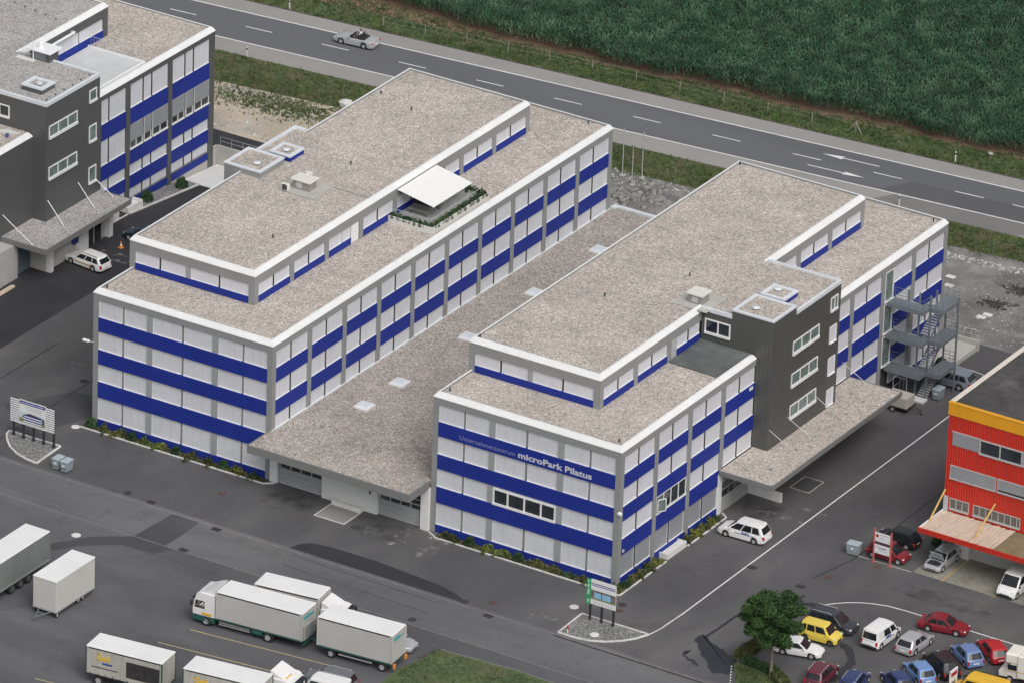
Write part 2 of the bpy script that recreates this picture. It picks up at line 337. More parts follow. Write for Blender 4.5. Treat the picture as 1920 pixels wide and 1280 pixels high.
psheet('asphalt_repair', [(-63.8,-1.2),(-60.1,4.6),(-56.0,5.0),(-56.0,0.6),(-57.5,-2.6),(-61.5,-3.0)], 0.006, asphalt_patch, yard)
def blob(cx, cy, rx, ry, n=22, jag=0.35, seed=0):
    r = random.Random(seed); out = []
    ph = [r.uniform(0,6.28) for _ in range(4)]
    for i in range(n):
        t = 2*math.pi*i/n; k = 1+jag*(0.5*math.sin(3*t+ph[0])+0.35*math.sin(5*t+ph[1])+0.3*math.sin(8*t+ph[2]))
        out.append((cx+rx*k*math.cos(t), cy+ry*k*math.sin(t)))
    return out
for pts in ([(10.41,-4.16),(10.33,-3.41),(10.56,-3.05),(11.04,-3.11),(11.64,-3.81),(12.31,-3.90),(12.94,-4.37),(13.55,-4.34),(14.09,-5.04),(14.88,-4.80),(15.91,-6.86),(15.93,-8.11),(15.27,-8.18),(14.79,-8.72),(13.87,-7.91),(13.06,-6.89),(12.36,-6.39),(11.36,-5.30)],
            [(14.53,-4.05),(14.19,-3.08),(14.15,-2.19),(14.74,-1.53),(15.47,-1.57),(15.13,-2.82),(15.06,-4.35)],
            [(14.59,5.42),(14.06,6.77),(13.79,7.48),(13.83,8.42),(14.13,8.39),(14.14,7.57),(14.60,7.32),(15.18,7.57),(16.05,7.53),(16.09,6.90),(15.32,6.85),(14.70,6.90),(15.02,5.73),(14.94,5.35)],
            [(20.88,2.19),(21.23,2.72),(21.93,2.42),(22.50,1.82),(23.28,0.97),(23.92,-0.37),(24.25,-1.81),(24.3,-3.4),(23.75,-4.4),(23.2,-3.6),(23.26,-0.84),(22.86,0.47),(21.93,1.49)],
            [(21.5,6.2),(21.6,7.1),(22.1,7.5),(22.6,6.9),(22.7,6.3),(22.0,6.2)],
            [(10.71,-6.76),(11.12,-5.95),(11.20,-6.69),(11.17,-7.23),(12.21,-7.49),(13.14,-8.02),(12.99,-8.21),(12.04,-7.81),(11.13,-7.46)]):
    r_ = random.Random(len(pts)); q = []
    for a, b in zip(pts, pts[1:]+pts[:1]):                    # ragged outline
        for t in (0, .25, .5, .75): q.append((a[0]+(b[0]-a[0])*t+r_.uniform(-.11,.11), a[1]+(b[1]-a[1])*t+r_.uniform(-.13,.13)))
    psheet('damp_stain', q, 0.008, stain, yard)
line('damp_stain', [(10.92,-3.20),(11.04,-1.29),(11.12,1.61),(11.54,3.96),(11.9,4.6)], 0.28, 0.0095, stain)
dusty = mat('pale_dust', (0.20,0.195,0.185), 0.95, 0.3, 2.0, 0.3, 0.8)
def ragged(m, scale, lo, hi, top=1.0):
    """lets a thin layer wear through in patches"""
    N = m.node_tree.nodes; L = m.node_tree.links; g = N.new('ShaderNodeNewGeometry'); n = N.new('ShaderNodeTexNoise'); n.inputs['Scale'].default_value = scale; n.inputs['Detail'].default_value = 6
    L.new(g.outputs['Position'], n.inputs['Vector']); r = N.new('ShaderNodeMapRange'); r.inputs[1].default_value = lo; r.inputs[2].default_value = hi; r.inputs[4].default_value = top; L.new(n.outputs[0], r.inputs[0]); L.new(r.outputs[0], N['Principled BSDF'].inputs['Alpha'])
ragged(dusty, 1.3, .50, .74)
for i, (x, y, rx, ry) in enumerate([(-17.3,-2.4,.5,1.3),(-20.4,-2.6,.35,.9),(-23.2,-3.2,.3,.5),(-2.8,-8.2,.8,.5),(-62.6,9.2,.7,.5),(4.8,20.2,1.2,.35),(6.2,22.8,.9,.2),(-73.3,30.6,.9,.6)]):
    psheet('pale_dust', blob(x,y,rx*2.2,ry*1.9,24,0.3,20+i), 0.0055, dusty, yard)
smudge = mat('tyre_smudge', (0.030,0.030,0.032), .8, .2, 3.0); ragged(smudge, 0.7, .42, .80, .55)
for i, (x, y, rx, ry) in enumerate([(-32.4,-2.4,2.6,1.9),(-22.4,-2.6,2.4,1.9),(3.2,20.0,2.2,2.0),(24.5,14.5,4.5,1.2)]):
    psheet('tyre_smudge', blob(x,y,rx,ry,28,0.25,60+i), 0.0045, smudge, yard)
# slab in front of the red building, drain grate, loading pads
psheet('concrete_pad', [(19.5,17.75),(60,17.75),(60,22.8),(19.5,22.8)], 0.006, concrete_dirty)
for x in (22.4, 27.6, 32.6): line('parking_line', [(x,17.6),(x+.05,22.4)], 0.12, 0.012, paint_orange)
def frame_pad(name, x0, x1, y0, y1, m, mf, w=0.14, z=0.03):
    t = build(name, MB().box(x0+w,x1-w,y0+w,y1-w,-.02,z*.6), m); t['kind'] = 'structure'
    build('pad_edge', MB().box(x0,x1,y0,y0+w,-.02,z).box(x0,x1,y1-w,y1,-.02,z).box(x0,x0+w,y0+w,y1-w,-.02,z).box(x1-w,x1,y0+w,y1-w,-.02,z), mf, t); return t
frame_pad('gravel_pad', -29.0, -25.78, -3.5, -0.75, mat('fine_gravel', (0.21,0.208,0.20), .95, .18, 9.0, .1, .8), kerbstone)
frame_pad('grate_pad', 2.5, 4.5, 25.7, 28.4, mat('steel_grating', (0.07,0.072,0.075), 0.6, 0.15, 10, metal=0.3), paint_worn, 0.07, 0.014)
lawn = psheet('lawn', [(-6.3,-18.4),(-7.5,-23.9),(-7.3,-26.2),(-5.8,-32),(12,-44),(30,-40),(24,-22),(8,-18.1),(1,-17.85)], 0.03, grass_lush)
line('lawn_edge', [(-6.3,-18.4),(1,-17.85),(8,-18.1),(24,-22)], 0.12, 0.035, mat('stone_edge', (0.15,0.147,0.14)), lawn)

# kerbs: separate stones laid along a line
def kerb(pts, w=0.16, h=0.10, step=1.0, m=None):
    t = bpy.data.objects.new('kerb', None); COL.objects.link(t); t['kind'] = 'structure'; t.location = (*pts[0], 0); OFF[t] = Vector((*pts[0], 0))
    cache = {}
    for a, b in zip(pts[:-1], pts[1:]):
        a, b = Vector(a), Vector(b); L = (b-a).length; n = max(1, round(L/step)); s = L/n; key = round(s, 2)
        if key not in cache:
            q = MB().cbox(-s/2+.008, s/2-.008, -w/2, w/2, -.05, h, 0.02); me = bpy.data.meshes.new('kerb_stone'); me.from_pydata(q.v, [], q.f); me.materials.append(m or kerbstone); cache[key] = me
        for i in range(n):
            p = a+(b-a)*((i+.5)/n); o = new_obj('kerb_stone', cache[key], t, (p.x, p.y, 0)); o.rotation_euler.z = math.atan2(b.y-a.y, b.x-a.x)
    return t
kerb([(-55.6,-1.0),(-36.0,-0.95),(-35.2,-0.35)])
kerb([(-19.0,-0.35),(-17.9,-1.0),(0.95,-1.05),(0.95,6.9)])
kerb([(0.95,10.5),(0.95,17.2),(0.2,17.8)])
isl1 = [(-60.25,-5.38),(-60.05,-6.1),(-59.45,-6.9),(-58.42,-7.95),(-57.09,-8.75),(-55.69,-9.2),(-54.53,-9.33),(-54.73,-5.3)]
isl2 = [(0.06,-5.80),(0.20,-9.97),(1.25,-9.95),(2.10,-9.9),(3.19,-9.7),(4.45,-9.05),(5.52,-8.07),(6.26,-7.0),(6.74,-5.78)]
for pts, nm in ((isl1, 1), (isl2, 2)):
    kerb(pts+[pts[0]], 0.17, 0.12, 0.9)
    struct('gravel_island', MB().prism(pts, -.02, 0.06), stone_gravel)
kerb([(6.74,-5.78),(7.0,-4.2),(7.1,-1.0)], 0.13, 0.04)
kerb([(-77.9,30.5),(-77.6,38.9)], 0.14, 0.10)
mb = MB(); 
for a, b in ((39.0,42.5),(42.5,46),(46,49.5),(49.5,51)):
    f = lambda y: -1.35*((y-39.0)/12.0)
    mb.add([(-77.65,a,f(a)+.12),(-77.45,a,f(a)+.12),(-77.45,b,f(b)+.12),(-77.65,b,f(b)+.12),(-77.65,a,f(a)-.1),(-77.45,a,f(a)-.1),(-77.45,b,f(b)-.1),(-77.65,b,f(b)-.1)], [(0,1,2,3),(1,5,6,2),(0,3,7,4),(0,4,5,1),(3,2,6,7)])
struct('kerb', mb, kerbstone)
mb = MB()
mb.add([(-79.45,39.0,.05),(-77.66,39.0,.05),(-77.66,51,-1.28),(-79.45,51,-1.28)], [(0,1,2,3)])
struct('cobble_strip', mb, stone_gravel)

# manhole covers and gully grates
def lathe_disc(r, h): return [(r,0),(r,h*.7),(r*.96,h),(r*.8,h),(r*.78,h*.8),(r*.4,h*.8),(r*.38,h),(0.02,h)]
for kind, m, lab, r, spots in (
    ('iron', iron, 'dark round iron manhole cover set flush in the asphalt', 0.38, [(-11.3,-15.15),(-44.7,-9.4),(2.0,-2.3),(-9.4,-9.7),(-60.6,6.9)]),
    ('rust', iron_rust, 'rusty brown round manhole cover set flush in the asphalt', 0.36, [(-37.86,-4.66),(-7.3,-8.5),(2.4,-3.4),(16.5,16.75),(14.0,12.5)]),
    ('pale', concrete_pale, 'pale concrete manhole cover standing out from the asphalt', 0.42, [(-43.74,-18.8),(-1.16,-5.08)]),
    ('small pale', concrete_pale, 'pale round concrete lid lying at the kerb corner below the wall lamp', 0.40, [(-55.9,-1.25)])):
    me = None
    for x, y in spots:
        if me is None:
            q = MB().lathe(lathe_disc(r, 0.022 if kind != 'pale' else 0.03), n=22); me = bpy.data.meshes.new('manhole_cover'); me.from_pydata(q.v, [], q.f); me.materials.append(m)
        props(new_obj('manhole_cover', me, None, (x, y, 0.008)), lab, 'manhole cover', kind+' manhole covers')
g = MB()
for i in range(5): g.box(-.38+.16*i,-.29+.16*i,-.26,.26,0.012,0.03)
g.box(-.42,.42,-.30,.30,0,0.012)
gm = bpy.data.meshes.new('gully_grate'); gm.from_pydata(g.v, [], g.f); gm.materials.append(iron)
for x, y in ((-34.42,-10.75),(-34.55,-15.7),(-6.33,-10.8),(12.9,9.66),(7.6,10.3),(-42.0,-9.7)):
    props(new_obj('gully_grate', gm, None, (x, y, 0.010)), 'black slotted gully grate let into the road surface', 'grate', 'road gullies')
# ---------------------------------------------------------------- building materials
grey_metal = mat('grey_cladding', (0.205, 0.212, 0.212), 0.55, 0.03, 1.0, 0.05, 0.5)
grey_dark = mat('dark_cladding', (0.062, 0.064, 0.060), 0.42, 0.04, 2.0, 0.06, 0.35)
grey_dark_c = mat('slate_cladding', (0.066, 0.068, 0.070), 0.45, 0.04, 2.0, 0.06, 0.35)
core_grey = mat('recess_grey', (0.040, 0.042, 0.045), 0.7, 0.04, 1.0)
gap_shade = mat('painted_gap_shade', (0.022,0.023,0.025), 0.7)  # near-black colour stands in for the shade inside the side panel gaps
front_post = mat('grey_post', (0.25, 0.262, 0.270), 0.55, 0.03, 1.0)
blue = mat('blue_panel', (0.012, 0.024, 0.195), 0.55, 0.05, 0.6, 0.06, 0.3, spec=0.22)
shutter = shutter_mat('aluminium_blind', (0.585, 0.60, 0.655))
shutter_grey = shutter_mat('grey_blind', (0.22, 0.23, 0.25))
white_frame = mat('white_frame', (0.78, 0.79, 0.80), 0.4, 0.03, 2.0)
white_coping = mat('white_coping', (0.80, 0.815, 0.82), 0.4, 0.03, 1.5, 0.04, 0.25)
pale_metal = mat('pale_metal_edge', (0.62, 0.67, 0.73), 0.35, 0.04, 1.5, 0.05, 0.3)
white_wall = mat('white_render', (0.70, 0.705, 0.70), 0.8, 0.04, 1.2, 0.06, 0.4)
glass = mat('window_glass', (0.022, 0.026, 0.030), 0.06, 0.4, 0.7, spec=0.8)
glass_green = mat('green_glass', (0.11, 0.15, 0.14), 0.08, 0.3, 1.3, spec=0.8)
steel = mat('steel_grey', (0.17, 0.19, 0.20), 0.45, 0.08, 4.0, metal=0.4)
steel_pale = mat('steel_pale', (0.50, 0.51, 0.52), 0.4, 0.06, 4.0, metal=0.3)
dome = mat('skylight_dome', (0.62, 0.67, 0.74), 0.12, 0.05, 3.0, spec=0.7)
roof_gravel = pebble_mat('roof_gravel', [(.25,.225,.205),(.415,.36,.322),(.47,.415,.375),(.515,.455,.415),(.74,.685,.64)], 9.0, 0.10)
roof_gravel_w = pebble_mat('roof_gravel_grey', [(.22,.215,.21),(.34,.32,.31),(.39,.37,.36),(.42,.40,.39),(.58,.56,.545)], 9.0, 0.09)
garage_grey = mat('garage_door_grey', (0.30, 0.315, 0.315), 0.5, 0.03, 2.0, 0.05, 0.5)
deck_grey = mat('terrace_slab', (0.30, 0.305, 0.30), 0.85, 0.06, 1.5, 0.08, 0.5)
deck_green = mat('green_grey_membrane', (0.082, 0.090, 0.088), 0.8, 0.12, 1.0, 0.25, 0.4)
awning_mat = mat('awning_cloth', (0.78, 0.79, 0.77), 0.85, 0.02, 2.0)

# ---------------------------------------------------------------- facade kit
def fb(mb, ax, c, u0, u1, d0, d1, z0, z1, mi=0, ch=0):
    """box on a facade: u along it, d outwards; ax 'F' faces -y, 'R' faces +x"""
    f = mb.cbox if ch else mb.box
    a = (ch, mi) if ch else (mi,)
    return f(u0,u1,c-d1,c-d0,z0,z1,*a) if ax == 'F' else f(c+d0,c+d1,u0,u1,z0,z1,*a)
PAN = {}
def shutter_panel(root, ax, c, u0, u1, z0, z1, m=None, n=3, d=-0.125):
    m = m or shutter; w, h = u1-u0, z1-z0; key = (ax, round(w,2), round(h,2), m.name, n)
    if key not in PAN:
        q = MB(); s = (w-.10)/n
        for i in range(n): fb(q, ax, 0, -w/2+.05+s*i+.010, -w/2+.05+s*(i+1)-.010, -.06, -.010, .07, h-.02)
        fb(q, ax, 0, -w/2, w/2, -.065, -.04, 0, h, 1)
        fb(q, ax, 0, -w/2, -w/2+.05, -.04, .008, 0, h, 1); fb(q, ax, 0, w/2-.05, w/2, -.04, .008, 0, h, 1)
        fb(q, ax, 0, -w/2, w/2, -.04, .075, 0, .06, 1)
        me = bpy.data.meshes.new('shutter_panel'); me.from_pydata(q.v, [], q.f); me.materials.append(m); me.materials.append(white_frame)
        me.polygons.foreach_set('material_index', q.m); finish(me); PAN[key] = me
    u = (u0+u1)/2
    return new_obj('shutter_panel', PAN[key], root, (u, c-d, z0) if ax == 'F' else (c+d, u, z0))
def fpart(name, root, ax, c, u0, u1, d0, d1, z0, z1, m, ch=0):
    key = (name, ax, round(u1-u0,2), round(d1-d0,2), round(z1-z0,2), m.name)
    if key not in PAN:
        q = MB(); fb(q, ax, 0, -(u1-u0)/2, (u1-u0)/2, 0, d1-d0, 0, z1-z0, 0, ch)
        me = bpy.data.meshes.new(name); me.from_pydata(q.v, [], q.f); me.materials.append(m); finish(me); PAN[key] = me
    u = (u0+u1)/2
    return new_obj(name, PAN[key], root, (u, c-d0, z0) if ax == 'F' else (c+d0, u, z0))
def window(root, ax, c, u0, u1, z0, z1, cuts=(), g=None, fw=0.09, sill=0.14, d=0.0, mat_f=None):
    """white framed window: frame with sill, one pane object per light"""
    q = MB(); fm = mat_f or white_frame
    fb(q, ax, c, u0, u1, d-.05, d+.03, z1-fw, z1); fb(q, ax, c, u0, u1, d-.05, d+.10, z0, z0+sill)
    ed = [u0]+list(cuts)+[u1]
    fb(q, ax, c, u0, u0+fw, d-.05, d+.03, z0+sill, z1-fw); fb(q, ax, c, u1-fw, u1, d-.05, d+.03, z0+sill, z1-fw)
    for k in cuts: fb(q, ax, c, k-fw/2, k+fw/2, d-.05, d+.03, z0+sill, z1-fw)
    w = build('window', q, fm, root)
    for i, (a, b) in enumerate(zip(ed[:-1], ed[1:])):
        a2 = a+(fw if i == 0 else fw/2); b2 = b-(fw if i == len(ed)-2 else fw/2)
        p = MB(); fb(p, ax, c, a2, b2, d-.06, d-.02, z0+sill, z1-fw); build('pane', p, g or glass, w)
    return w
def offset(pts, d):
    """inward offset of a counter-clockwise rectilinear polygon"""
    n = len(pts); out = []
    for i in range(n):
        p, a, b = Vector(pts[i]), Vector(pts[i-1]), Vector(pts[(i+1)%n])
        e1 = (p-a).normalized(); e2 = (b-p).normalized(); n1 = Vector((-e1.y, e1.x)); n2 = Vector((-e2.y, e2.x))
        k = 1+n1.dot(n2); out.append(p+(n1+n2)*(d/k if abs(k) > 1e-6 else d))
    return out
def coping(root, pts, z, kinds, name='coping'):
    """one coping per roof edge, mitred; 's' sloping white, 'f' flat pale metal, None nothing"""
    prof = {'s': [(-.03,-.05),(-.03,0.0),(.24,.40),(.43,.41),(.43,.10)], 'f': [(-.04,.06),(-.04,.40),(.24,.40),(.24,.22)]}
    n = len(pts)
    for i in range(n):
        k = kinds[i]
        if not k: continue
        loops = [(offset(pts, d), z+h) for d, h in prof[k]]; mb = MB(); m = len(loops); j = (i+1)%n
        V = [(*l[i],zz) for l, zz in loops]+[(*l[j],zz) for l, zz in loops]
        F = [(a, m+a, m+a+1, a+1) for a in range(m-1)]+[(m-1, 2*m-1, m, 0), tuple(range(m)), tuple(range(2*m-1,m-1,-1))]
        mb.add(V, F)
        if k == 's': mb.m[m-2] = 1
        build(name, mb, [white_coping, grey_metal] if k == 's' else pale_metal, root)
ROWS = [(0.0,0.75,2.92),(2.92,4.45,6.22),(6.22,7.60,9.40),(9.40,10.75,12.45)]       # blue from, blue to = panel from, panel to
def front_facade(root, x0, y, rows=ROWS, top=13.1, special=None):
    """19.12 m wide gable front with three bays"""
    bl = [(0.55,3.05),(3.28,5.75),(6.33,9.40),(9.65,12.72),(13.34,15.83),(16.06,18.57)]
    for k, (b0, b1, p1) in enumerate(rows):
        fpart('spandrel_panel', root, 'F', y, x0+.55, x0+18.57, -.21, 0.012, b0, b1, blue)
        for i, (a, b) in enumerate(bl):
            if special and special(k, i, x0+a, x0+b, b1, p1): continue
            shutter_panel(root, 'F', y, x0+a, x0+b, b1, p1)
    for a in (5.75, 12.72): fpart('column', root, 'F', y, x0+a+.01, x0+a+.59, -.21, -.03, 0.0, 12.45, front_post)
    for a in (3.165, 9.525, 15.945): fpart('mullion_or_gap_shade', root, 'F', y, x0+a-.06, x0+a+.06, -.21, -.15, 0.75, 12.44, grey_metal)
    fpart('fascia', root, 'F', y, x0, x0+19.12, -.21, 0.0, 12.45, top-.02, grey_metal)
    for a in (0, 18.57): fpart('column', root, 'F', y, x0+a, x0+a+.55, -.21, 0.0, 0.0, 12.45, grey_metal)
COLS = [6.03+5.7*k for k in range(9)]
def side_bays(y0, y1, cols): 
    e = [y0]+[c for c in cols]+[y1]; out = []
    for a, b in zip(e[:-1], e[1:]): out.append((a+(.58 if a == y0 else .31), b-(.6 if b == y1 else .31)))
    return out
def side_bay(root, x, a, b, rows, zmin=0.0, skip=None, ms=None, spl=None):
    for k, (b0, b1, p1) in enumerate(rows):
        if p1 <= zmin+.1: continue
        if b1 > zmin: fpart('spandrel_panel', root, 'R', x, a, b, -.21, 0.0, max(b0, zmin), b1, blue)
        s = spl or [((b-a)*.49)]; ed = [a]+[a+q for q in s]+[b]
        for i, (u, v) in enumerate(zip(ed[:-1], ed[1:])):
            u2 = u+(0 if i == 0 else .12); v2 = v-(0 if i == len(ed)-2 else .12)
            if skip and skip(k, i, u2, v2, b1, p1): continue
            shutter_panel(root, 'R', x, u2, v2, max(b1, zmin), p1, (ms or {}).get(k))
            if i: fpart('mullion_or_gap_shade', root, 'R', x, u-.085, u+.085, -.21, -.09, max(b1, zmin), p1, gap_shade)  # dark strip added in the gap as painted shade

def upper_storey(root, x0, x1, y0, y1, cols, zg=13.40, skipf=None):
    """set-back top floor: blind front facing -y, side facing +x"""
    zt = 16.12
    fpart('spandrel_panel', root, 'F', y0, x0+.6, x1-.66, -.21, .012, zg-.05, 14.0, blue)
    for a, b in ((.60,3.10),(3.34,6.02),(6.52,9.45),(9.68,x1-x0-.66)): shutter_panel(root, 'F', y0, x0+a, x0+b, 14.0, 15.2)
    fpart('fascia', root, 'F', y0, x0, x1, -.21, 0, 15.2, zt-.02, grey_metal)
    for a, b in ((0,.6),(x1-x0-.66,x1-x0)): fpart('column', root, 'F', y0, x0+a, x0+b, -.21, 0, zg-.1, 15.2, grey_metal)
    fpart('column', root, 'F', y0, x0+6.03, x0+6.51, -.21, -.03, zg-.1, 15.2, front_post)

# ---------------------------------------------------------------- the western office block with the roof terrace (A)
XA = -35.85; WA = 19.12; LA = 57.87
A = thing('office_building', 'white and blue banded office block with awning terrace on its gravel roof', 'building', (XA-WA/2, LA/2, 0))
x0 = XA-WA
build('wall', MB().box(x0, XA-.22, .22, LA, 0, 13.0), core_grey, A)
front_facade(A, x0, 0.0)
for a, b in side_bays(0, LA, COLS): side_bay(A, XA, a, b, ROWS, 4.80)
for c in COLS: fpart('column', A, 'R', XA, c-.31, c+.31, -.205, 0.02, 4.7, 12.45, grey_metal)
fpart('fascia', A, 'R', XA, .02, LA, -.205, 0.004, 12.45, 13.08, grey_metal)
for a, b in ((0.001,.58),(LA-.6,LA)): fpart('column', A, 'R', XA, a, b, -.205, -.002, 0.0, 12.45, grey_metal)
RA = [(x0,0),(XA,0),(XA,LA),(x0,LA)]
coping(A, RA, 13.1, 'ssss')
build('gravel_roof', MB().prism([tuple(p) for p in offset(RA, .43)], 13.05, 13.30), roof_gravel, A)
ux1 = XA-5.71; uy0, uy1 = 5.66, 52.1
UA = [(x0,uy0),(ux1,uy0),(ux1,uy1),(x0,uy1),(x0,34.5),(-56.2,34.5),(-56.2,27.0),(x0,27.0)]
build('upper_wall', MB().prism([(x0+.01,uy0+.22),(ux1-.22,uy0+.22),(ux1-.22,uy1),(x0+.01,uy1)], 13.3, 16.1).box(-56.2,x0+.02,27.0,34.5,0,16.1), core_grey, A)
upper_storey(A, x0, ux1, uy0, uy1, None)
UC = [11.73+5.7*k for k in range(7)]
eb = [uy0]+UC+[uy1]
for i, (a, b) in enumerate(zip(eb[:-1], eb[1:])):
    a2 = a+(.62 if i == 0 else .31); b2 = b-(.55 if i == 7 else .31); m_ = (a2+b2)/2
    if i == 2:
        fpart('spandrel_panel', A, 'R', ux1, a2, b2-1.35, -.21, 0, 13.35, 14.0, blue)
        shutter_panel(A, 'R', ux1, a2, a2+2.3, 14.0, 15.2); shutter_panel(A, 'R', ux1, a2+2.45, b2-1.45, 14.0, 15.2, n=2)
        fpart('door', A, 'R', ux1, b2-1.3, b2-.1, -.21, -.03, 13.38, 15.2, white_frame)
    else:
        fpart('spandrel_panel', A, 'R', ux1, a2, b2, -.21, 0, 13.35, 14.0, blue)
        shutter_panel(A, 'R', ux1, a2, m_-.12, 14.0, 15.2); shutter_panel(A, 'R', ux1, m_+.12, b2, 14.0, 15.2); fpart('mullion_or_gap_shade', A, 'R', ux1, m_-.085, m_+.085, -.21, -.09, 14.0, 15.2, gap_shade)  # last strip: gap shade painted dark between the two blinds
for c in UC: fpart('column', A, 'R', ux1, c-.31, c+.31, -.205, .02, 13.3, 15.2, grey_metal)
fpart('fascia', A, 'R', ux1, uy0+.02, uy1, -.205, 0.004, 15.2, 16.1, grey_metal)
for a, b in ((uy0+.001,uy0+.62),(uy1-.55,uy1)): fpart('column', A, 'R', ux1, a, b, -.205, -.002, 13.3, 15.2, grey_metal)
coping(A, UA, 16.12, ['s','s','s','s','f','f','f','s'])
build('gravel_roof', MB().prism([tuple(p) for p in offset(UA, .24)], 16.05, 16.34), roof_gravel, A)
def roof_head(root, x0, x1, y0, y1, z0, z1, mw, cap, rim=0.28):
    """lift or stair head on a roof: walls, pale metal rim, gravel inside, round vent cap"""
    h = build('stair_head', MB().box(x0,x1,y0,y1,z0,z1-.13), mw, root)
    P = [(x0,y0),(x1,y0),(x1,y1),(x0,y1)]; o, i = offset(P, -.05), offset(P, rim); mb = MB()
    for k in range(4):
        j = (k+1)%4; q = [o[k],o[j],i[j],i[k]]
        mb.add([(*p,z1-.12) for p in q]+[(*p,z1+.02) for p in q], [(0,1,2,3),(4,5,6,7),(0,1,5,4),(2,3,7,6)])
    build('roof_edge', mb, pale_metal, h)
    build('gravel_roof', MB().prism([tuple(p) for p in i], z1-.12, z1-.06), roof_gravel, h)
    build('vent_cap', MB().lathe([(.10,0),(.10,.10),(.34,.12),(.36,.18),(.30,.24),(.02,.27)], (cap[0],cap[1],z1-.06), n=18), pale_metal, h, smooth=40)
    return h
roof_head(A, -56.4, -52.5, 23.0, 27.0, 13.0, 17.0, grey_metal, (-53.75,24.4))
roof_head(A, -54.5, -52.25, 27.62, 29.95, 16.38, 16.92, blue, (-53.3,28.6), .30)
def roof_vent(root, x0, x1, y0, y1, z, cap, pad):
    build('vent_pad', MB().box(*pad, z-.02, z+.02), concrete, root)
    v = build('roof_vent', MB().box(x0,x1,y0,y1,z,z+.85), mat('vent_block', (0.22,0.21,0.20), .85, .1, 6), root)
    build('vent_cover', MB().cbox(x0-.18,x1+.18,y0-.18,y1+.18,z+.85,z+1.05,.04), mat('vent_cover', (0.62,0.60,0.55), .7, .05, 2), v)
    build('vent_louvre', MB().box(x0+.35,x0+.95,y0-.03,y0,z+.18,z+.72), steel_pale, v)
roof_vent(A, -48.9, -47.15, 23.0, 24.2, 16.40, 0, (-50.0,-46.0,21.95,25.6))
ac = build('air_conditioner', MB().cbox(-49.55,-48.75,21.95,22.3,16.44,17.12,.05), mat('cream_casing', (0.66,0.65,0.58), .6), A)
build('fan_grille', MB().lathe([(.28,0),(.30,.02),(.26,.035),(.02,.035)], (-49.15,21.95,16.80), 'y', 20).box(-49.4,-48.9,21.93,21.95,16.52,17.06), core_grey, ac)
build('flue_pipe', MB().path([(-48.3,24.3,16.4),(-48.3,24.35,17.35),(-48.0,24.7,17.5)], .14, 10).cbox(-48.6,-47.9,24.45,24.75,17.3,17.6,.05), concrete_pale, A)
for x, y in ((-38.0,56.9),(-54.2,1.0),(-47.5,30.5),(-49.5,44.0),(-44.5,13.0),(-53.8,45.5)):
    build('drain_spout', MB().lathe([(.07,0),(.07,.22),(.09,.24),(.09,.30),(.02,.31)], (x,y,13.36 if y < 5 or y > 53 else 16.38), n=10), core_grey, A)
build('cable_strip', MB().box(-46.0,-41.9,25.3,25.42,16.40,16.43), concrete, A)
# roof terrace
ty0, ty1, tx1 = 27.6, 37.1, -36.72
build('terrace_floor', MB().box(ux1,tx1-.3,ty0+.3,ty1-.3,13.3,13.46), deck_grey, A)
pl = MB()
for b_ in ((ux1+.05,tx1,ty0,ty0+.10),(tx1-.10,tx1,ty0+.10,ty1-.1),(ux1+1.6,tx1,ty1-.10,ty1)): pl.box(*b_, 13.3, 13.95)
for b_ in ((ux1+.05,tx1-.5,ty0+.45,ty0+.52),(tx1-.52,tx1-.45,ty0+.52,ty1-.5),(ux1+1.6,tx1-.5,ty1-.52,ty1-.45)): pl.box(*b_, 13.3, 13.9)
build('planter_trough', pl, mat('fibre_cement', (0.60,0.59,0.56), .8, .06, 3), A)
build('planter_soil', MB().box(ux1+.06,tx1-.11,ty0+.11,ty0+.44,13.3,13.8).box(tx1-.44,tx1-.11,ty0+.44,ty1-.11,13.3,13.8).box(ux1+1.7,tx1-.44,ty1-.44,ty1-.11,13.3,13.8), soil, A)
aw = build('awning', MB().add([(-41.45,29.0,16.02),(-41.45,35.65,16.02),(-37.58,35.58,15.33),(-37.58,28.95,15.33),(-41.45,29.0,15.98),(-41.45,35.65,15.98),(-37.58,35.58,15.29),(-37.58,28.95,15.29)],
    [(3,2,1,0),(4,5,6,7),(0,1,5,4),(1,2,6,5),(2,3,7,6),(3,0,4,7)]), awning_mat, A)
build('awning_bar', MB().tube((-37.56,28.93,15.29),(-37.56,35.6,15.29),.05,8), white_frame, aw); build('awning_box', MB().tube((-41.4,29.0,15.97),(-41.4,35.65,15.97),.07,8), white_frame, aw)
build('awning_arm', MB().path([(-41.4,30.2,15.9),(-39.5,31.2,15.5),(-37.6,30.0,15.26)],.04,6), white_frame, aw); build('awning_arm', MB().path([(-41.4,34.4,15.9),(-39.5,33.4,15.5),(-37.6,34.6,15.26)],.04,6), white_frame, aw)
rl = MB()
for y in np.arange(ty0+.55, ty1-.4, 1.05): rl.tube((tx1-.5,y,13.46),(tx1-.5,y,14.5),.02,6)
for x in np.arange(ux1+.3, tx1-.4, 1.1): rl.tube((x,ty0+.55,13.46),(x,ty0+.55,14.45),.02,6)
rl.tube((tx1-.5,ty0+.55,14.5),(tx1-.5,ty1-.5,14.5),.03,6).tube((tx1-.5,ty0+.55,14.0),(tx1-.5,ty1-.5,14.0),.02,6).tube((ux1+.3,ty0+.55,14.45),(tx1-.5,ty0+.55,14.45),.025,6)
build('railing', rl, steel_pale, A)
build('wall_lamp', MB().cbox(-56.0,-55.3,-.25,.05,8.1,8.3,.05).tube((-55.35,-.1,8.2),(-54.95,.02,8.2),.03), white_frame, A)

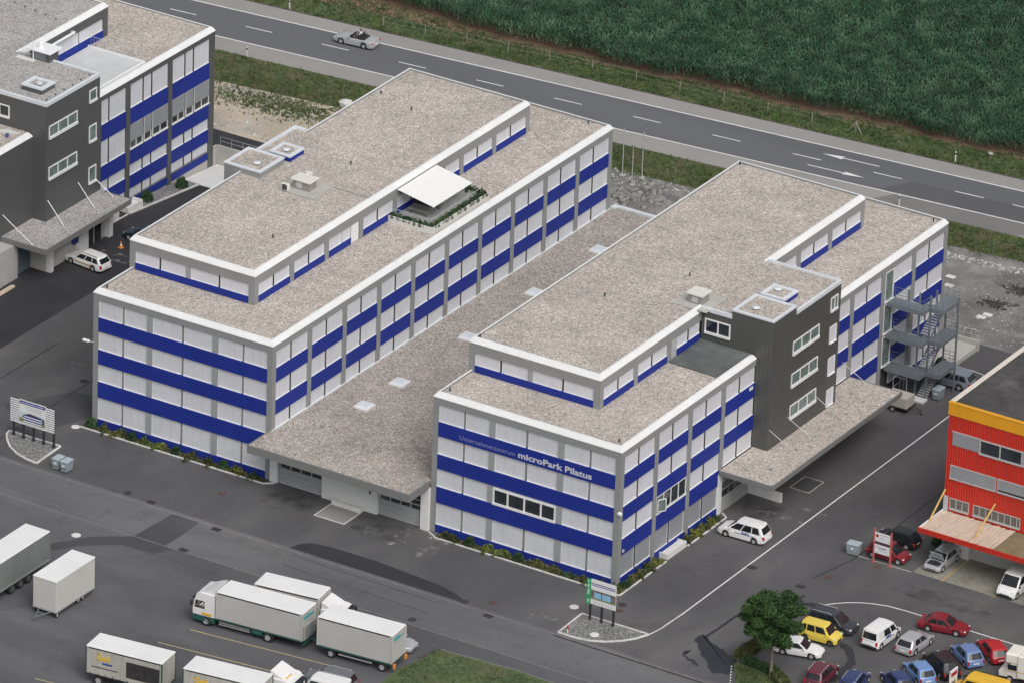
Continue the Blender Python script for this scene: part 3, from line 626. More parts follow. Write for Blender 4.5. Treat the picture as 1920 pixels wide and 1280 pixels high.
# ---------------------------------------------------------------- the eastern office block with lettering and stair tower (B)
B = thing('office_building', 'white and blue banded office block lettered microPark Pilatus with dark stair tower', 'building', (-WA/2, LA/2, 0))
x0b = -WA
build('wall', MB().box(x0b, -.22, .22, LA, 0, 13.0), core_grey, B)
def spec_b(k, i, a, b, z0, z1):
    if k == 1 and i in (2, 3):
        if i == 2:
            window(B, 'F', 0, a-.02, x0b+12.72, z0-.02, z1-.2, (a+1.5, (a+x0b+12.72)/2, x0b+12.72-1.5), glass, .16, .2, -.03)
            shutter_panel(B, 'F', 0, a, x0b+12.72, z1-.2, z1, n=2)
        return True
front_facade(B, x0b, 0.0, special=spec_b)
def skip_b(k, i, a, b, z0, z1):
    return k == 1 and abs(a-6.34) < 3.5 and a > 6.2
bays = side_bays(0, LA, COLS)
for i, (a, b) in enumerate(bays):
    if i in (4, 5): continue
    if i < 3: side_bay(B, 0, a, b, ROWS, 0, skip_b if i == 1 else None, {0: shutter_grey})
    elif i == 3: side_bay(B, 0, a, 22.9, ROWS, 4.47)
    elif i == 6: side_bay(B, 0, 35.03, b, ROWS, 4.47, spl=[2.3])
    elif i == 8:
        for k, (b0, b1, p1) in enumerate(ROWS):
            if k: fpart('spandrel_panel', B, 'R', 0, a+1.75, b, -.21, 0, b0, b1, blue)
            shutter_panel(B, 'R', 0, a+1.75, a+3.4, b1, p1, n=2); shutter_panel(B, 'R', 0, a+3.54, b, b1, p1, n=2)
        for z in (2.95, 6.2, 9.4):
            d = fpart('door', B, 'R', 0, a+.15, a+1.55, -.21, -.04, z+.1, z+2.9, glass_green)
            q = MB(); fb(q,'R',0,a+.08,a+.16,-.08,.02,z+.05,z+2.98); fb(q,'R',0,a+1.54,a+1.66,-.08,.02,z+.05,z+2.98); fb(q,'R',0,a+.16,a+1.54,-.08,.02,z+2.9,z+2.98); fb(q,'R',0,a+.02,a+1.7,-.08,.12,z,z+.08)
            build('door_frame', q, white_frame, d)
    else: side_bay(B, 0, a, b, ROWS, 0)
# the opened window in the second bay
a, b = bays[1]
window(B, 'R', 0, a, b, 4.45, 6.22, (a+1.25, a+2.5, a+3.8), glass, .10, .12, -.03)
cs = build('casement', MB().path([(.02,a+.25,4.7),(.42,a+.95,4.7),(.42,a+.95,5.85),(.02,a+.25,5.85),(.02,a+.25,4.7)],.05,4), white_frame, B)
build('pane', MB().add([(.02,a+.25,4.7),(.42,a+.95,4.7),(.42,a+.95,5.85),(.02,a+.25,5.85),(.0,a+.26,4.7),(.40,a+.96,4.7),(.40,a+.96,5.85),(.0,a+.26,5.85)], [(0,1,2,3),(7,6,5,4),(0,4,5,1),(3,2,6,7),(0,3,7,4),(1,5,6,2)]), glass_green, cs)
for c in COLS:
    if 22.9 < c < 35: continue
    z = 4.47 if 17 < c < 40.4 else 0
    fpart('column', B, 'R', 0, c-.31, c+.31, -.205, 0.02, z, 12.45, grey_metal)
fpart('fascia', B, 'R', 0, .02, 22.93, -.205, 0.004, 12.45, 13.08, grey_metal); fpart('fascia', B, 'R', 0, 35.02, LA, -.205, 0.004, 12.45, 13.08, grey_metal)
for a, b in ((0.001,.58),(LA-.6,LA)): fpart('column', B, 'R', 0, a, b, -.205, -.002, 0.0, 12.45, grey_metal)
# coping of the low roof is interrupted by the tower
RB = [(x0b,0),(0,0),(0,22.94),(-.5,22.94),(-.5,35.02),(0,35.02),(0,LA),(x0b,LA)]
coping(B, RB, 13.1, ['s','s',None,None,None,'s','s','s'])
build('gravel_roof', MB().prism([(x0b+.43,.43),(-.43,.43),(-.43,LA-.43),(x0b+.43,LA-.43)], 13.05, 13.30), roof_gravel, B)
ub = -5.71
UB = [(x0b,5.66),(ub,5.66),(ub,22.94),(-2.65,22.94),(1.57,22.94),(1.57,26.98),(1.57,35.02),(ub,35.02),(ub,52.15),(x0b,52.15)]
build('upper_wall', MB().box(x0b+.01,ub-.22,5.88,52.15,13.3,16.1), core_grey, B)
upper_storey(B, x0b, ub, 5.66, 52.15, None)
def ub_bay(a, b, door=False):
    if door:
        fpart('door', B, 'R', ub, a+.02, a+1.0, -.21, -.03, 13.45, 15.2, steel_pale); a += 1.12
    m_ = (a+b)/2
    fpart('spandrel_panel', B, 'R', ub, a, b, -.21, 0, 13.35, 14.0, blue)
    shutter_panel(B, 'R', ub, a, m_-.12, 14.0, 15.2); shutter_panel(B, 'R', ub, m_+.12, b, 14.0, 15.2); fpart('mullion_or_gap_shade', B, 'R', ub, m_-.085, m_+.085, -.21, -.09, 14.0, 15.2, gap_shade)  # closing strip paints the shade of the gap between the blinds
for a, b, d in ((6.28,11.42,0),(12.04,17.12,0),(17.74,22.75,1),(35.1,39.92,0),(40.54,45.62,0),(46.24,51.6,0)): ub_bay(a, b, d)
for c in (11.73,17.43,40.23,45.93): fpart('column', B, 'R', ub, c-.31, c+.31, -.205, .02, 13.3, 15.2, grey_metal)
fpart('fascia', B, 'R', ub, 5.68, 22.9, -.205, 0.004, 15.2, 16.1, grey_metal); fpart('fascia', B, 'R', ub, 35.05, 52.15, -.205, 0.004, 15.2, 16.1, grey_metal)
for a, b in ((5.661,6.28),(51.6,52.15)): fpart('column', B, 'R', ub, a, b, -.205, -.002, 13.3, 15.2, grey_metal)
coping(B, UB, 16.12, ['s','s','f',None,None,'f','f','s','s','s'])
build('gravel_roof', MB().prism([tuple(p) for p in offset(UB, .24)], 16.05, 16.34), roof_gravel, B)
tw = build('stair_tower', MB().box(ub,1.57,22.94,35.02,13.3,16.3).box(-.05,1.57,22.94,35.02,0,13.3), grey_dark, B)
# fine standing seams of the dark cladding
sm = MB()
for x in np.arange(.35, 1.5, .40): sm.box(x-.012,x+.012,22.925,22.94,4.5,16.2)
for x in np.arange(-5.3, 0, .40): sm.box(x-.012,x+.012,22.925,22.94,13.4,16.2)
for y in np.arange(23.3, 34.9, .40): sm.box(1.57,1.585,y-.012,y+.012,4.5,16.2)
build('cladding_seam', sm, grey_dark, tw)
for z0, z1 in ((6.02,7.42),(9.15,10.55),(12.33,13.68)): window(B, 'R', 1.57, 26.6, 31.25, z0, z1, (28.15, 29.7), glass_green, .10, .26, 0.05)
for z0, z1 in ((4.6,6.3),(7.7,9.45),(10.85,12.5)): 
    window(B, 'R', 1.57, 33.25, 34.45, z0, z1, (), shutter, .08, .10, 0.05)
window(B, 'R', 1.57, 33.2, 34.45, 13.95, 15.4, (33.85,), glass_green, .10, .2, 0.05)
window(B, 'F', 22.94, -5.35, -2.75, 14.1, 15.55, (-4.0,), glass, .12, .22, 0.05)
roof_head(B, -2.65, 1.565, 22.945, 26.98, 13.3, 17.05, grey_dark, (-1.1,24.4))
roof_head(B, -2.5, -.05, 27.6, 30.0, 16.38, 16.92, blue, (-1.6,29.1), .30)
roof_vent(B, -7.3, -5.95, 23.2, 24.5, 16.40, 0, (-8.45,-4.85,22.2,25.9))
build('terrace_membrane', MB().add([(-5.69,17.3,13.392),(-.45,17.1,13.392),(-.45,22.93,13.392),(-5.69,22.93,13.392)], [(0,1,2,3)]), deck_green, B)
for x, y, z in ((-18.2,1.2,13.38),(-1.0,1.2,13.38),(-1.0,56.8,13.38),(-18.5,6.4,16.4),(-14,20,16.4),(-10,28,16.4),(-18.5,51.4,16.4)):
    build('drain_spout', MB().lathe([(.07,0),(.07,.22),(.09,.24),(.09,.30),(.02,.31)], (x,y,z-.02), n=10), core_grey, B)
# canopy over the loading side, with rods
def canopy(root, x0, x1, y0, y1, z, fas, th=0.5, mg=None):
    c = build('canopy', MB().box(x0,x1,y0,y1,z-th,z-.05), fas, root)
    build('gravel_roof', MB().box(x0+.02,x1-.10,y0+.10,y1-.10,z-.06,z-.02), mg or roof_gravel, c)
    build('canopy_edge', MB().box(x0,x1+.02,y0-.02,y0+.06,z-.3,z).box(x1-.06,x1+.02,y0+.06,y1-.06,z-.3,z).box(x0,x1+.02,y1-.06,y1+.02,z-.3,z), fas, c)
    return c
cb = canopy(B, 0.03, 5.45, 17.15, 40.4, 4.45, mat('canopy_grey', (0.15,0.152,0.150), .6, .05, 1))
for y, x in ((23.2,1.57),(26.4,1.57),(31.5,1.57),(39.0,0.02)):
    build('tie_rod', MB().tube((x,y-.1,6.45),(x+2.2,y+.9,4.42),.035,8), steel_pale, cb)
for y in (20.0,24.6,28.0,33.5,36.5): build('roof_drain', MB().lathe([(.12,0),(.12,.06),(.08,.09),(.02,.09)], (3.6,y,4.43), n=12), steel, cb)
# ground floor under the canopy
build('white_wall', MB().box(-.1,.06,17.05,17.75,0,4.0).box(-.1,1.72,22.6,24.1,0,3.95).box(-.1,.06,24.1,40.4,0,3.95).box(-.1,1.3,34.2,36,0,3.95), white_wall, B)
gd = build('garage_door', MB().box(-.1,0.0,17.75,22.6,0,3.6), garage_grey, B)
for j in range(4):
    for i in range(2): build('pane', MB().box(0,.012,17.9+j*1.17,18.95+j*1.17,1.5+i*.8,2.15+i*.8), glass, gd)
for y0_ in (25.0, 30.0): build('garage_door', MB().box(.06,.10,y0_,y0_+4,0,3.4), garage_grey, B)
build('bench_wall', MB().box(1.75,3.4,22.55,22.8,0,.9), concrete_pale, B)
build('light_shaft', MB().box(.02,.9,7.2,7.32,0,.55).box(.02,.9,10.3,10.42,0,.55).box(.78,.9,7.32,10.3,0,.55).box(.05,.78,7.32,10.3,0,.40), concrete_pale, B)
build('wall_lamp', MB().cbox(-.05,.35,-.35,-.05,7.2,7.5,.06), white_frame, B)
sg = build('number_plate', MB().box(.0,.03,.62,1.15,3.05,3.6), blue, B)
def lettering(root, txt, ax, c, u, z, size, m, bold=0.0, sp=1.0, d=0.02, depth=0.008, width=None):
    V, F = text_mb(txt, size, bold, depth, sp); w = max(p[0] for p in V); k = (width/w) if width else 1.0; mb = MB()
    mb.add([(u+p[0]*k, c-d-p[2], z+p[1]) if ax == 'F' else (c+d+p[2], u+p[0]*k, z+p[1]) for p in V], F)
    return build('lettering', mb, m, root, flat=True)
lettering(sg, '33', 'R', 0.03, .68, 3.2, .36, white_frame, .012)
lettering(B, 'Unternehmerzentrum', 'F', 0.0, -16.38, 9.68, .62, mat('lettering_dim', (0.16,0.17,0.36), .5), 0.0, width=5.68)
lettering(B, 'microPark Pilatus', 'F', 0.0, -10.40, 9.68, .80, mat('lettering_pale', (0.50,0.51,0.60), .5), 0.022, width=7.5)
build('wall_plate', MB().box(.01,.05,21.9,22.5,10.3,10.6), white_frame, B)

# ---------------------------------------------------------------- the low hall between the two blocks
hall_gravel_shaded = pebble_mat('hall_gravel_shaded', [(.20,.185,.17),(.33,.29,.26),(.385,.34,.31),(.43,.38,.35),(.62,.575,.535)], 9.0, 0.10)  # darker copy of the roof gravel, shade between the blocks put into its colour
H = thing('loading_hall', 'low loading hall with gravel roof and garage doors between the two banded blocks', 'building', ((XA-WA)/2-.0, 28.0, 0))
hx0, hx1 = XA+.02, -WA-.02
build('gravel_roof', MB().box(hx0+.0,hx1,.0,58.3,4.55,4.84).prism([(-35.95,-3.45),(hx1-.1,-3.45),(hx1-.1,0.0),(-35.95,0.0)], 4.55, 4.84), hall_gravel_shaded, H)
fas = mat('canopy_grey', (0.15,0.152,0.150))
build('fascia', MB().box(-36.05,-19.2,-3.57,-3.45,4.13,4.88).box(-36.05,-35.95,-3.45,-.03,4.13,4.88).box(-19.27,-19.17,-3.45,-.12,4.13,4.88).box(-35.95,-19.27,-3.45,-.12,4.13,4.54), fas, H)
build('wall', MB().box(hx0,hx1,.45,58.4,0,4.5), white_wall, H)
build('roof_edge', MB().box(XA-.0,-30.0,58.3,58.75,4.6,5.02).box(XA-.0,XA+.5,57.9,58.3,4.6,5.02), pale_metal, H)
build('roof_edge', MB().box(XA+.02,XA+.10,.02,57.85,4.84,4.93), pale_metal, H)
build('front_wall', MB().box(-30.3,-24.52,-.20,.44,0,4.13), white_wall, H)
build('front_wall', MB().box(-35.83,-35.05,-.15,.44,0,4.13), white_wall, H); build('front_wall', MB().box(-19.95,-19.14,-.30,.44,0,4.13), white_wall, H)
for gx0, gx1 in ((-35.0,-30.32),(-24.5,-19.97)):
    g_ = build('garage_door', MB().box(gx0,gx1,.14,.22,0,.05), concrete_pale, H)
    for k in range(8):
        p = build('door_section', MB().cbox(gx0+.03,gx1-.03,.12,.30,.06+.50*k,.06+.50*k+.48,.02), garage_grey, g_)
    for k in (3,4,5,6):
        n_ = 4; w_ = (gx1-gx0-.3)/n_
        for i in range(n_): build('pane', MB().box(gx0+.2+w_*i,gx0+.05+w_*(i+1),.10,.12,.10+.50*k,.46+.50*k), glass, g_)
build('light_shaft', MB().box(-28.9,-25.82,-.78,-.62,0,.42).box(-28.9,-28.74,-.62,-.22,0,.42).box(-25.98,-25.82,-.62,-.22,0,.42).box(-28.74,-25.98,-.62,-.22,0,.25), concrete_pale, H)
for x, z in ((-29.6,2.6),(-25.15,2.5),(-24.95,2.5),(-25.25,2.0)): build('switch_box', MB().cbox(x-.09,x+.09,-.27,-.21,z-.17,z+.17,.02), core_grey, H)
for k, y in enumerate((8.2, 14.05, 25.6, 37.1, 48.5)):
    s = build('skylight', MB().box(-32.5,-31.1,y,y+1.5,4.8,5.0), white_frame, H)
    build('dome', MB().add([(-32.38,y+.12,5.0),(-31.22,y+.12,5.0),(-31.22,y+1.38,5.0),(-32.38,y+1.38,5.0),(-32.2,y+.3,5.12),(-31.4,y+.3,5.12),(-31.4,y+1.2,5.12),(-32.2,y+1.2,5.12)], [(4,5,6,7),(0,1,5,4),(1,2,6,5),(2,3,7,6),(3,0,4,7)]), dome, s)
# ---------------------------------------------------------------- the western neighbour with slate tower (C)
XC, YC1 = -79.5, 56.3
Cb = thing('office_building', 'white and blue banded office block with slate grey tower beside the sunk ramp', 'building', (-90, 30, 0))
build('wall', MB().box(-100,XC-.22,2,YC1,-2,12.4), core_grey, Cb)
fpart('fascia', Cb, 'R', XC, 34.4, YC1, -.205, 0.0, 11.9, 12.43, grey_dark_c)
fpart('side_wall', Cb, 'R', XC, 2, 25.75, -.205, 0.0, 3.5, 12.43, grey_dark_c)
build('base_wall', MB().box(XC-.10,XC-.04,34.4,YC1-.01,-2.0,-.8), concrete, Cb)
ROWC = [(-.85,-.10,1.03),(1.03,2.36,3.55),(3.55,5.08,7.70),(7.70,9.38,11.90)]
def blind_win(k, i, a, b, z0, z1):
    if k != 2: return False
    window(Cb, 'R', XC, a, b, z0, z1, () if b-a < 1.5 else ((a+b)/2,), glass, .09, .14, -.03)
    fpart('roller_blind', Cb, 'R', XC, a+.03, b-.03, -.045, 0.01, z0+.85, z1-.02, shutter_grey); return True
for a, b, spl, sk in ((37.05,41.2,[1.4],None),(41.9,48.33,[2.3,3.75],blind_win),(49.0,55.4,[2.3,3.75],blind_win)):
    side_bay(Cb, XC, a, b, ROWC, -.85, sk, None, spl)
for c in (41.55, 48.66): fpart('column', Cb, 'R', XC, c-.33, c+.33, -.205, .04, -1.6, 11.9, grey_dark_c)
fpart('column', Cb, 'R', XC, 55.4, YC1, -.205, -.002, -1.9, 11.9, grey_dark_c); fpart('column', Cb, 'R', XC, 34.4, 37.05, -.205, -.002, -.8, 11.9, grey_dark_c)
RC = [(-100,2),(XC,2),(XC,25.7),(-80,25.7),(-80,34.46),(XC,34.46),(XC,YC1),(-100,YC1)]
coping(Cb, RC, 12.45, ['s','s',None,None,None,'s','s','s'])
build('gravel_roof', MB().box(-99.6,XC-.43,2.43,YC1-.43,12.3,12.72), roof_gravel, Cb)
XT = -77.95; TC = [(-100,25.7),(XT,25.7),(XT,34.46),(-86.8,34.46),(-86.8,48.7),(-100,48.7)]
tc = build('stair_tower', MB().box(-86.8,XT,25.7,34.46,12.3,16.0).box(XC-.05,XT,25.7,34.46,0,12.3), grey_dark_c, Cb)
build('upper_wall', MB().box(-100,-87.02,25.72,48.7,12.3,15.68), grey_dark_c, Cb)
coping(Cb, TC, 15.75, ['f','f','f','s','s',None])
build('gravel_roof', MB().prism([tuple(p) for p in offset(TC, .24)], 15.7, 16.06), roof_gravel_w, Cb)
fpart('fascia', Cb, 'R', -86.8, 34.5, 48.7, -.205, 0, 14.75, 15.7, grey_dark_c)
for a, b in ((35.0,37.2),(37.9,48.0)):
    fpart('spandrel_panel', Cb, 'R', -86.8, a, b, -.21, 0, 12.7, 13.5, blue)
for a, b in ((35.0,37.2),(37.9,40.0),(40.2,43.9),(44.1,47.95)): shutter_panel(Cb, 'R', -86.8, a, b, 13.5, 14.75)
for a, b in ((37.2,37.9),(48.0,48.7)): fpart('column', Cb, 'R', -86.8, a, b, -.205, -.002, 12.6, 14.75, grey_dark_c)
for z0, z1 in ((8.17,9.52),(12.35,13.7)): window(Cb, 'R', XT, 26.1, 30.72, z0, z1, (27.6, 29.15), glass_green, .10, .26, .05)
for z0, z1 in ((5.3,7.05),(9.55,11.3),(13.65,14.95)): window(Cb, 'R', XT, 32.7, 33.9, z0, z1, (), glass_green, .10, .22, .05)
window(Cb, 'F', 25.7, -84.4, -82.1, 13.55, 14.85, (-83.2,), glass, .10, .22, .05)
h = build('roof_hatch', MB().box(-81.85,-79.55,27.25,29.35,16.0,16.55), grey_dark_c, Cb)
P = [(-81.85,27.25),(-79.55,27.25),(-79.55,29.35),(-81.85,29.35)]; o_, i_ = offset(P, -.05), offset(P, .38); mb = MB()
for k in range(4):
    j = (k+1)%4; q = [o_[k],o_[j],i_[j],i_[k]]; mb.add([(*p,16.50) for p in q]+[(*p,16.66) for p in q], [(0,1,2,3),(4,5,6,7),(0,1,5,4),(2,3,7,6)])
build('roof_edge', mb, pale_metal, h); build('gravel_roof', MB().prism([tuple(p) for p in i_], 16.5, 16.57), roof_gravel_w, h)
build('vent_cap', MB().lathe([(.10,0),(.10,.12),(.30,.14),(.30,.26),(.02,.28)], (-80.4,28.1,16.55), n=16), pale_metal, h)
v = build('roof_vent', MB().box(-85.3,-83.2,33.7,35.2,15.9,17.0), grey_dark_c, Cb)
build('vent_cover', MB().cbox(-85.7,-82.9,33.4,35.5,17.0,17.14,.03), white_coping, v)
build('vent_louvre', MB().box(-85.0,-83.6,33.66,33.7,16.15,16.9), steel, v)
build('vent_pad', MB().box(-86.6,-84.6,33.0,33.6,16.05,16.10), concrete_pale, v)
build('air_duct', MB().tube((-84.9,33.5,15.95),(-84.9,33.5,17.9),.05,8).lathe([(.22,0),(.22,.5),(.05,.6)], (-84.6,34.3,17.14), n=12).path([(-83.6,35.2,16.4),(-86.2,38.2,15.4),(-86.4,42.5,15.3),(-86.75,42.6,15.2)], .14, 8), white_coping, Cb)
build('terrace_floor', MB().box(-86.7,-80.35,35.0,45.2,12.65,12.80), mat('pale_slab', (0.46,0.475,0.48), .8, .05, 1.2, .08, .5), Cb)
build('terrace_edge', MB().box(-86.7,-80.2,45.2,45.35,12.65,12.95).box(-80.35,-80.05,34.6,45.2,12.65,12.92), white_coping, Cb)
rl = MB()
for x in np.arange(-86.6, -80.3, .35): rl.tube((x,45.6,12.75),(x,45.6,13.75),.012,5)
rl.tube((-86.6,45.6,13.75),(-80.4,45.6,13.75),.02,6)
build('railing', rl, steel_pale, Cb)
for k in range(7): build('roof_drain', MB().lathe([(.08,0),(.08,.10),(.05,.14),(.01,.14)], (-94+1.35*k, 43.5-1.2*k*.2, 16.04), n=8), core_grey, Cb)
for k in range(6): build('roof_drain', MB().lathe([(.08,0),(.08,.10),(.05,.14),(.01,.14)], (-78.55, 26.6+1.4*k, 16.04), n=8), core_grey, Cb)
cc = canopy(Cb, XC+.03, -74.35, 20.6, 34.65, 4.10, mat('canopy_grey', (0.15,0.152,0.150)), .55, roof_gravel_w)
for y, x in ((20.9,XC+.02),(26.0,XT),(31.0,XT),(34.15,XC+.02)): build('tie_rod', MB().tube((x,y,6.2),(-76.0,y-.05,4.06),.04,8), white_frame, cc)
build('base_wall', MB().box(XC-.05,-76.6,23.9,34.4,0,3.55).box(XC-.05,-78.0,8,21.3,0,3.55), mat('grey_plaster', (0.34,0.34,0.33), .85, .05, 2, .08, .4), Cb)
build('garage_door', MB().box(XC-.05,-78.4,21.3,23.9,0,3.5), mat('blue_grey_door', (0.10,0.12,0.145), .6, .05, 2), Cb)
build('post', MB().box(-76.58,-76.1,23.92,24.4,0,3.55), white_wall, Cb)
d = build('entrance', MB().box(-76.6,-76.56,30.4,33.0,0,2.6), glass, Cb)
build('door_frame', MB().box(-76.56,-76.5,30.4,30.5,0,2.6).box(-76.56,-76.5,31.6,31.7,0,2.6).box(-76.56,-76.5,32.9,33.0,0,2.6), steel_pale, d)
build('wall_panel', MB().box(-76.6,-76.2,28.8,30.3,0,2.7), white_wall, Cb); build('post_box', MB().cbox(-76.6,-76.25,28.0,28.7,1.3,2.1,.03), mat('post_box_blue', (0.02,0.03,0.14), .5), Cb)
build('post', MB().box(-76.6,-76.1,33.6,34.2,0,3.55), white_wall, Cb)
for x_, y0_, y1_, z in ((-78.9,35.2,37.6,.75),(-78.9,39.1,41.6,.55)):
    build('light_shaft', MB().box(x_,x_+1.2,y0_,y0_+.12,-.6,z).box(x_,x_+1.2,y1_-.12,y1_,-.6,z).box(x_+1.08,x_+1.2,y0_+.12,y1_-.12,-.6,z).box(x_-.5,x_+1.08,y0_+.12,y1_-.12,-.6,z-.3), concrete_pale, Cb)

t = thing('bucket', 'small blue bucket standing on the lower roof of the slate tower block', 'bucket', (-80.9,23.6,12.72)); build('body', MB().lathe([(.13,0),(.17,.36),(.15,.36),(.12,.05),(.01,.05)], (-80.9,23.6,12.72), n=14), mat('bucket_blue', (0.05,0.07,0.20), .5), t); build('handle', MB().path([(-81.06,23.6,13.06),(-80.9,23.6,13.2),(-80.74,23.6,13.06)],.012,5), steel, t)
t = thing('board_stack', 'loose boards stacked on the lower roof of the slate tower block', 'planks', (-81.2,24.6,12.72))
for k_ in range(4): build('board', MB().box(-82.6+.2*k_,-81.2+.3*k_,24.2+.22*k_,24.36+.22*k_,12.72,12.80+.03*(k_%2)), concrete_pale, t)
# ---------------------------------------------------------------- the red building (D)
red = mat('red_corrugated', (0.50, 0.024, 0.013), 0.45, 0.05, 1.0, 0.07, 0.3)
def ribs(m, per_m, s=0.5):
    N = m.node_tree.nodes; L = m.node_tree.links; g = N.new('ShaderNodeNewGeometry'); sp = N.new('ShaderNodeSeparateXYZ'); L.new(g.outputs['Position'], sp.inputs[0])
    a = N.new('ShaderNodeMath'); a.operation = 'ADD'; L.new(sp.outputs[0], a.inputs[0]); L.new(sp.outputs[1], a.inputs[1])
    w = N.new('ShaderNodeMath'); w.operation = 'MULTIPLY'; w.inputs[1].default_value = per_m*6.283; L.new(a.outputs[0], w.inputs[0])
    t = N.new('ShaderNodeMath'); t.operation = 'SINE'; L.new(w.outputs[0], t.inputs[0])
    bp = N.new('ShaderNodeBump'); bp.inputs['Strength'].default_value = s; bp.inputs['Distance'].default_value = .05; L.new(t.outputs[0], bp.inputs['Height']); L.new(bp.outputs[0], N['Principled BSDF'].inputs['Normal'])
ribs(red, 4.0)
orange = mat('orange_fascia', (0.72, 0.27, 0.012), 0.5, 0.04, 1.0, 0.06, 0.3)
X0, Y0, XE, YE = 19.45, 22.84, 62.0, 62.0
D = thing('red_building', 'red corrugated workshop building with orange roof band and wooden canopy', 'building', (40, 42, 0))
build('wall', MB().box(X0,XE,Y0+.02,YE,3.9,13.3), red, D)
build('base_wall', MB().box(X0+.05,XE,Y0+.06,YE,0,3.9), mat('pale_block', (0.40,0.395,0.375), .85, .06, 2, .1, .4), D)
build('roof_band', MB().box(X0-.06,XE,Y0-.06,Y0+.04,13.27,14.40).box(X0-.06,X0+.04,Y0+.04,YE,13.27,14.40).box(X0-.10,XE,Y0-.10,Y0+.30,14.40,14.47), orange, D)
build('roof_edge', MB().box(X0-.10,X0+.38,Y0+.30,YE,14.40,14.47), mat('pale_verge', (0.62,0.55,0.48), .6, .06, 1), D)
build('flat_roof', MB().box(X0+.04,XE,Y0+.04,YE,13.3,14.28), mat('bitumen', (0.048,0.046,0.046), .85, .2, 1.5, .3, .3, col2=(0.10,0.098,0.095), thr=(.60,.76)), D)
frame_g = mat('grey_frame', (0.36,0.36,0.36), .5)
for s in range(3):
    x = 19.9+7.1*s*1.0
    if s == 0: fpart('roller_shutter', D, 'F', Y0, 19.95, 22.6, -.02, .05, 10.45, 11.7, shutter_grey)
    window(D, 'F', Y0, x+(2.72 if s == 0 else 0), x+7.05, 10.32, 11.75, tuple(x+k for k in (2.72,4.75,6.9) if not (s == 0 and k < 3)), glass, .12, .14, .04, frame_g)
fpart('lintel', D, 'F', Y0, 19.85, 22.62, -.02, .06, 11.7, 11.78, frame_g)
for a, b in ((19.9,24.45),(24.6,29.0),(29.2,33.6)): 
    w_ = window(D, 'F', Y0, a, b, 7.18, 8.5, (), glass, .07, .10, .03, frame_g)
    fpart('roller_blind', D, 'F', Y0, a+.06, b-.06, -.02, .045, 7.3 if a < 20 else 7.48, 8.42, shutter_grey)
for a, b in ((20.05,21.95),(22.38,27.05),(27.5,32.0)):
    w_ = window(D, 'F', Y0, a, b, 4.22, 5.32, tuple(np.arange(a+.62, b-.3, .62)), mat('wired_glass', (0.10,0.095,0.085), .3, .15, 2), .06, .16, .02, frame_g)
cn = build('canopy', MB().box(X0,XE,18.55,Y0-.02,3.62,3.90), mat('plywood_olive', (0.155,0.125,0.070), .8, .15, 1, .15, .4), D)
plank = mat('bare_plank', (0.52, 0.40, 0.31), .8, .10, 2.0, .08, .6)
pk = MB().box(-.145,.145,-2.08,2.08,0,.05); pm = bpy.data.meshes.new('plank'); pm.from_pydata(pk.v, [], pk.f); pm.materials.append(plank)
for i in range(23): 
    p = new_obj('plank', pm, cn, (X0+.22+.312*i, 20.68+.03*((i*7)%5-2), 3.92+.012*((i*3)%4))); p.rotation_euler.z = .004*((i*5)%7-3)
for i in range(8): build('plank', MB().box(27.0+1.25*i,28.2+1.25*i,18.6,22.7,3.905,3.93), mat('plywood_olive', (0.155,0.125,0.070)), cn)
build('fascia', MB().box(X0-.06,XE,18.45,18.55,3.55,4.03), red, cn); build('side_trim', MB().box(X0-.06,X0+.04,18.55,Y0-.05,3.62,4.05), white_frame, cn)
tim = mat('yellow_timber', (0.50,0.30,0.085), .7, .1, 3)
for xa, xb, ye in ((19.55,19.55,20.1),(24.5,24.4,19.5)): build('tie_rod', MB().tube((xa,Y0-.02,6.0),(xb,ye,3.98),.085,8), tim, cn)
for x in (19.85, 29.9, 36.0): build('post', MB().lathe([(.17,0),(.17,3.6)], (x,22.55,0), n=16), mat('blue_grey_post', (0.20,0.22,0.25), .5), cn)
gq = build('garage_door', MB().box(22.4,27.8,Y0-.0,Y0+.06,0,3.5), mat('grey_door', (0.42,0.42,0.41), .6, .04, 2), D)
for k in range(5): build('door_section', MB().box(22.42,27.78,Y0-.03,Y0,.08+.68*k,.08+.68*k+.64), mat('grey_door', (0.42,0.42,0.41)), gq)
build('pier', MB().box(20.9,22.4,Y0-.35,Y0+.06,0,3.6), white_wall, D)
build('corner_post', MB().box(X0-.02,X0+.42,Y0-.04,Y0+.5,3.9,5.4), mat('pale_grey_post', (0.42,0.44,0.47), .5), D)

# ---------------------------------------------------------------- steel fire escape on the eastern block
FE = thing('fire_escape', 'grey galvanised steel fire escape stair standing against the banded office block', 'staircase', (2.8, 48.9, 0))
galv = mat('galvanised_dull', (0.15, 0.175, 0.195), .5, .08, 3.0, .08, .5, metal=.3)
tread = mat('stair_tread', (0.52,0.54,0.56), .6, .06, 4)
lev = (2.95, 6.15, 9.35)
for z in lev:
    build('landing', MB().box(.06,3.75,46.75,48.15,z-.40,z).box(3.75,5.15,48.0,51.2,z-.40,z).box(3.0,3.75,48.15,48.6,z-.40,z), galv, FE)
    r_ = MB()
    def run(pts, h=1.05, step=.62):
        for a, b in zip(pts[:-1], pts[1:]):
            a, b = Vector(a), Vector(b); n = max(1, int((b-a).length/step))
            for i in range(n+1): p = a+(b-a)*i/n; r_.tube(p, p+Vector((0,0,h)), .018, 5)
            for k in (.35,.7,1.05): r_.tube(a+Vector((0,0,k)), b+Vector((0,0,k)), .022, 5)
    run([(.1,46.8,z),(3.75,46.8,z),(3.75,48.0,z),(5.1,48.05,z),(5.1,51.15,z),(3.8,51.15,z)]); run([(.1,48.1,z),(1.3,48.1,z)])
    build('railing', r_, galv, FE)
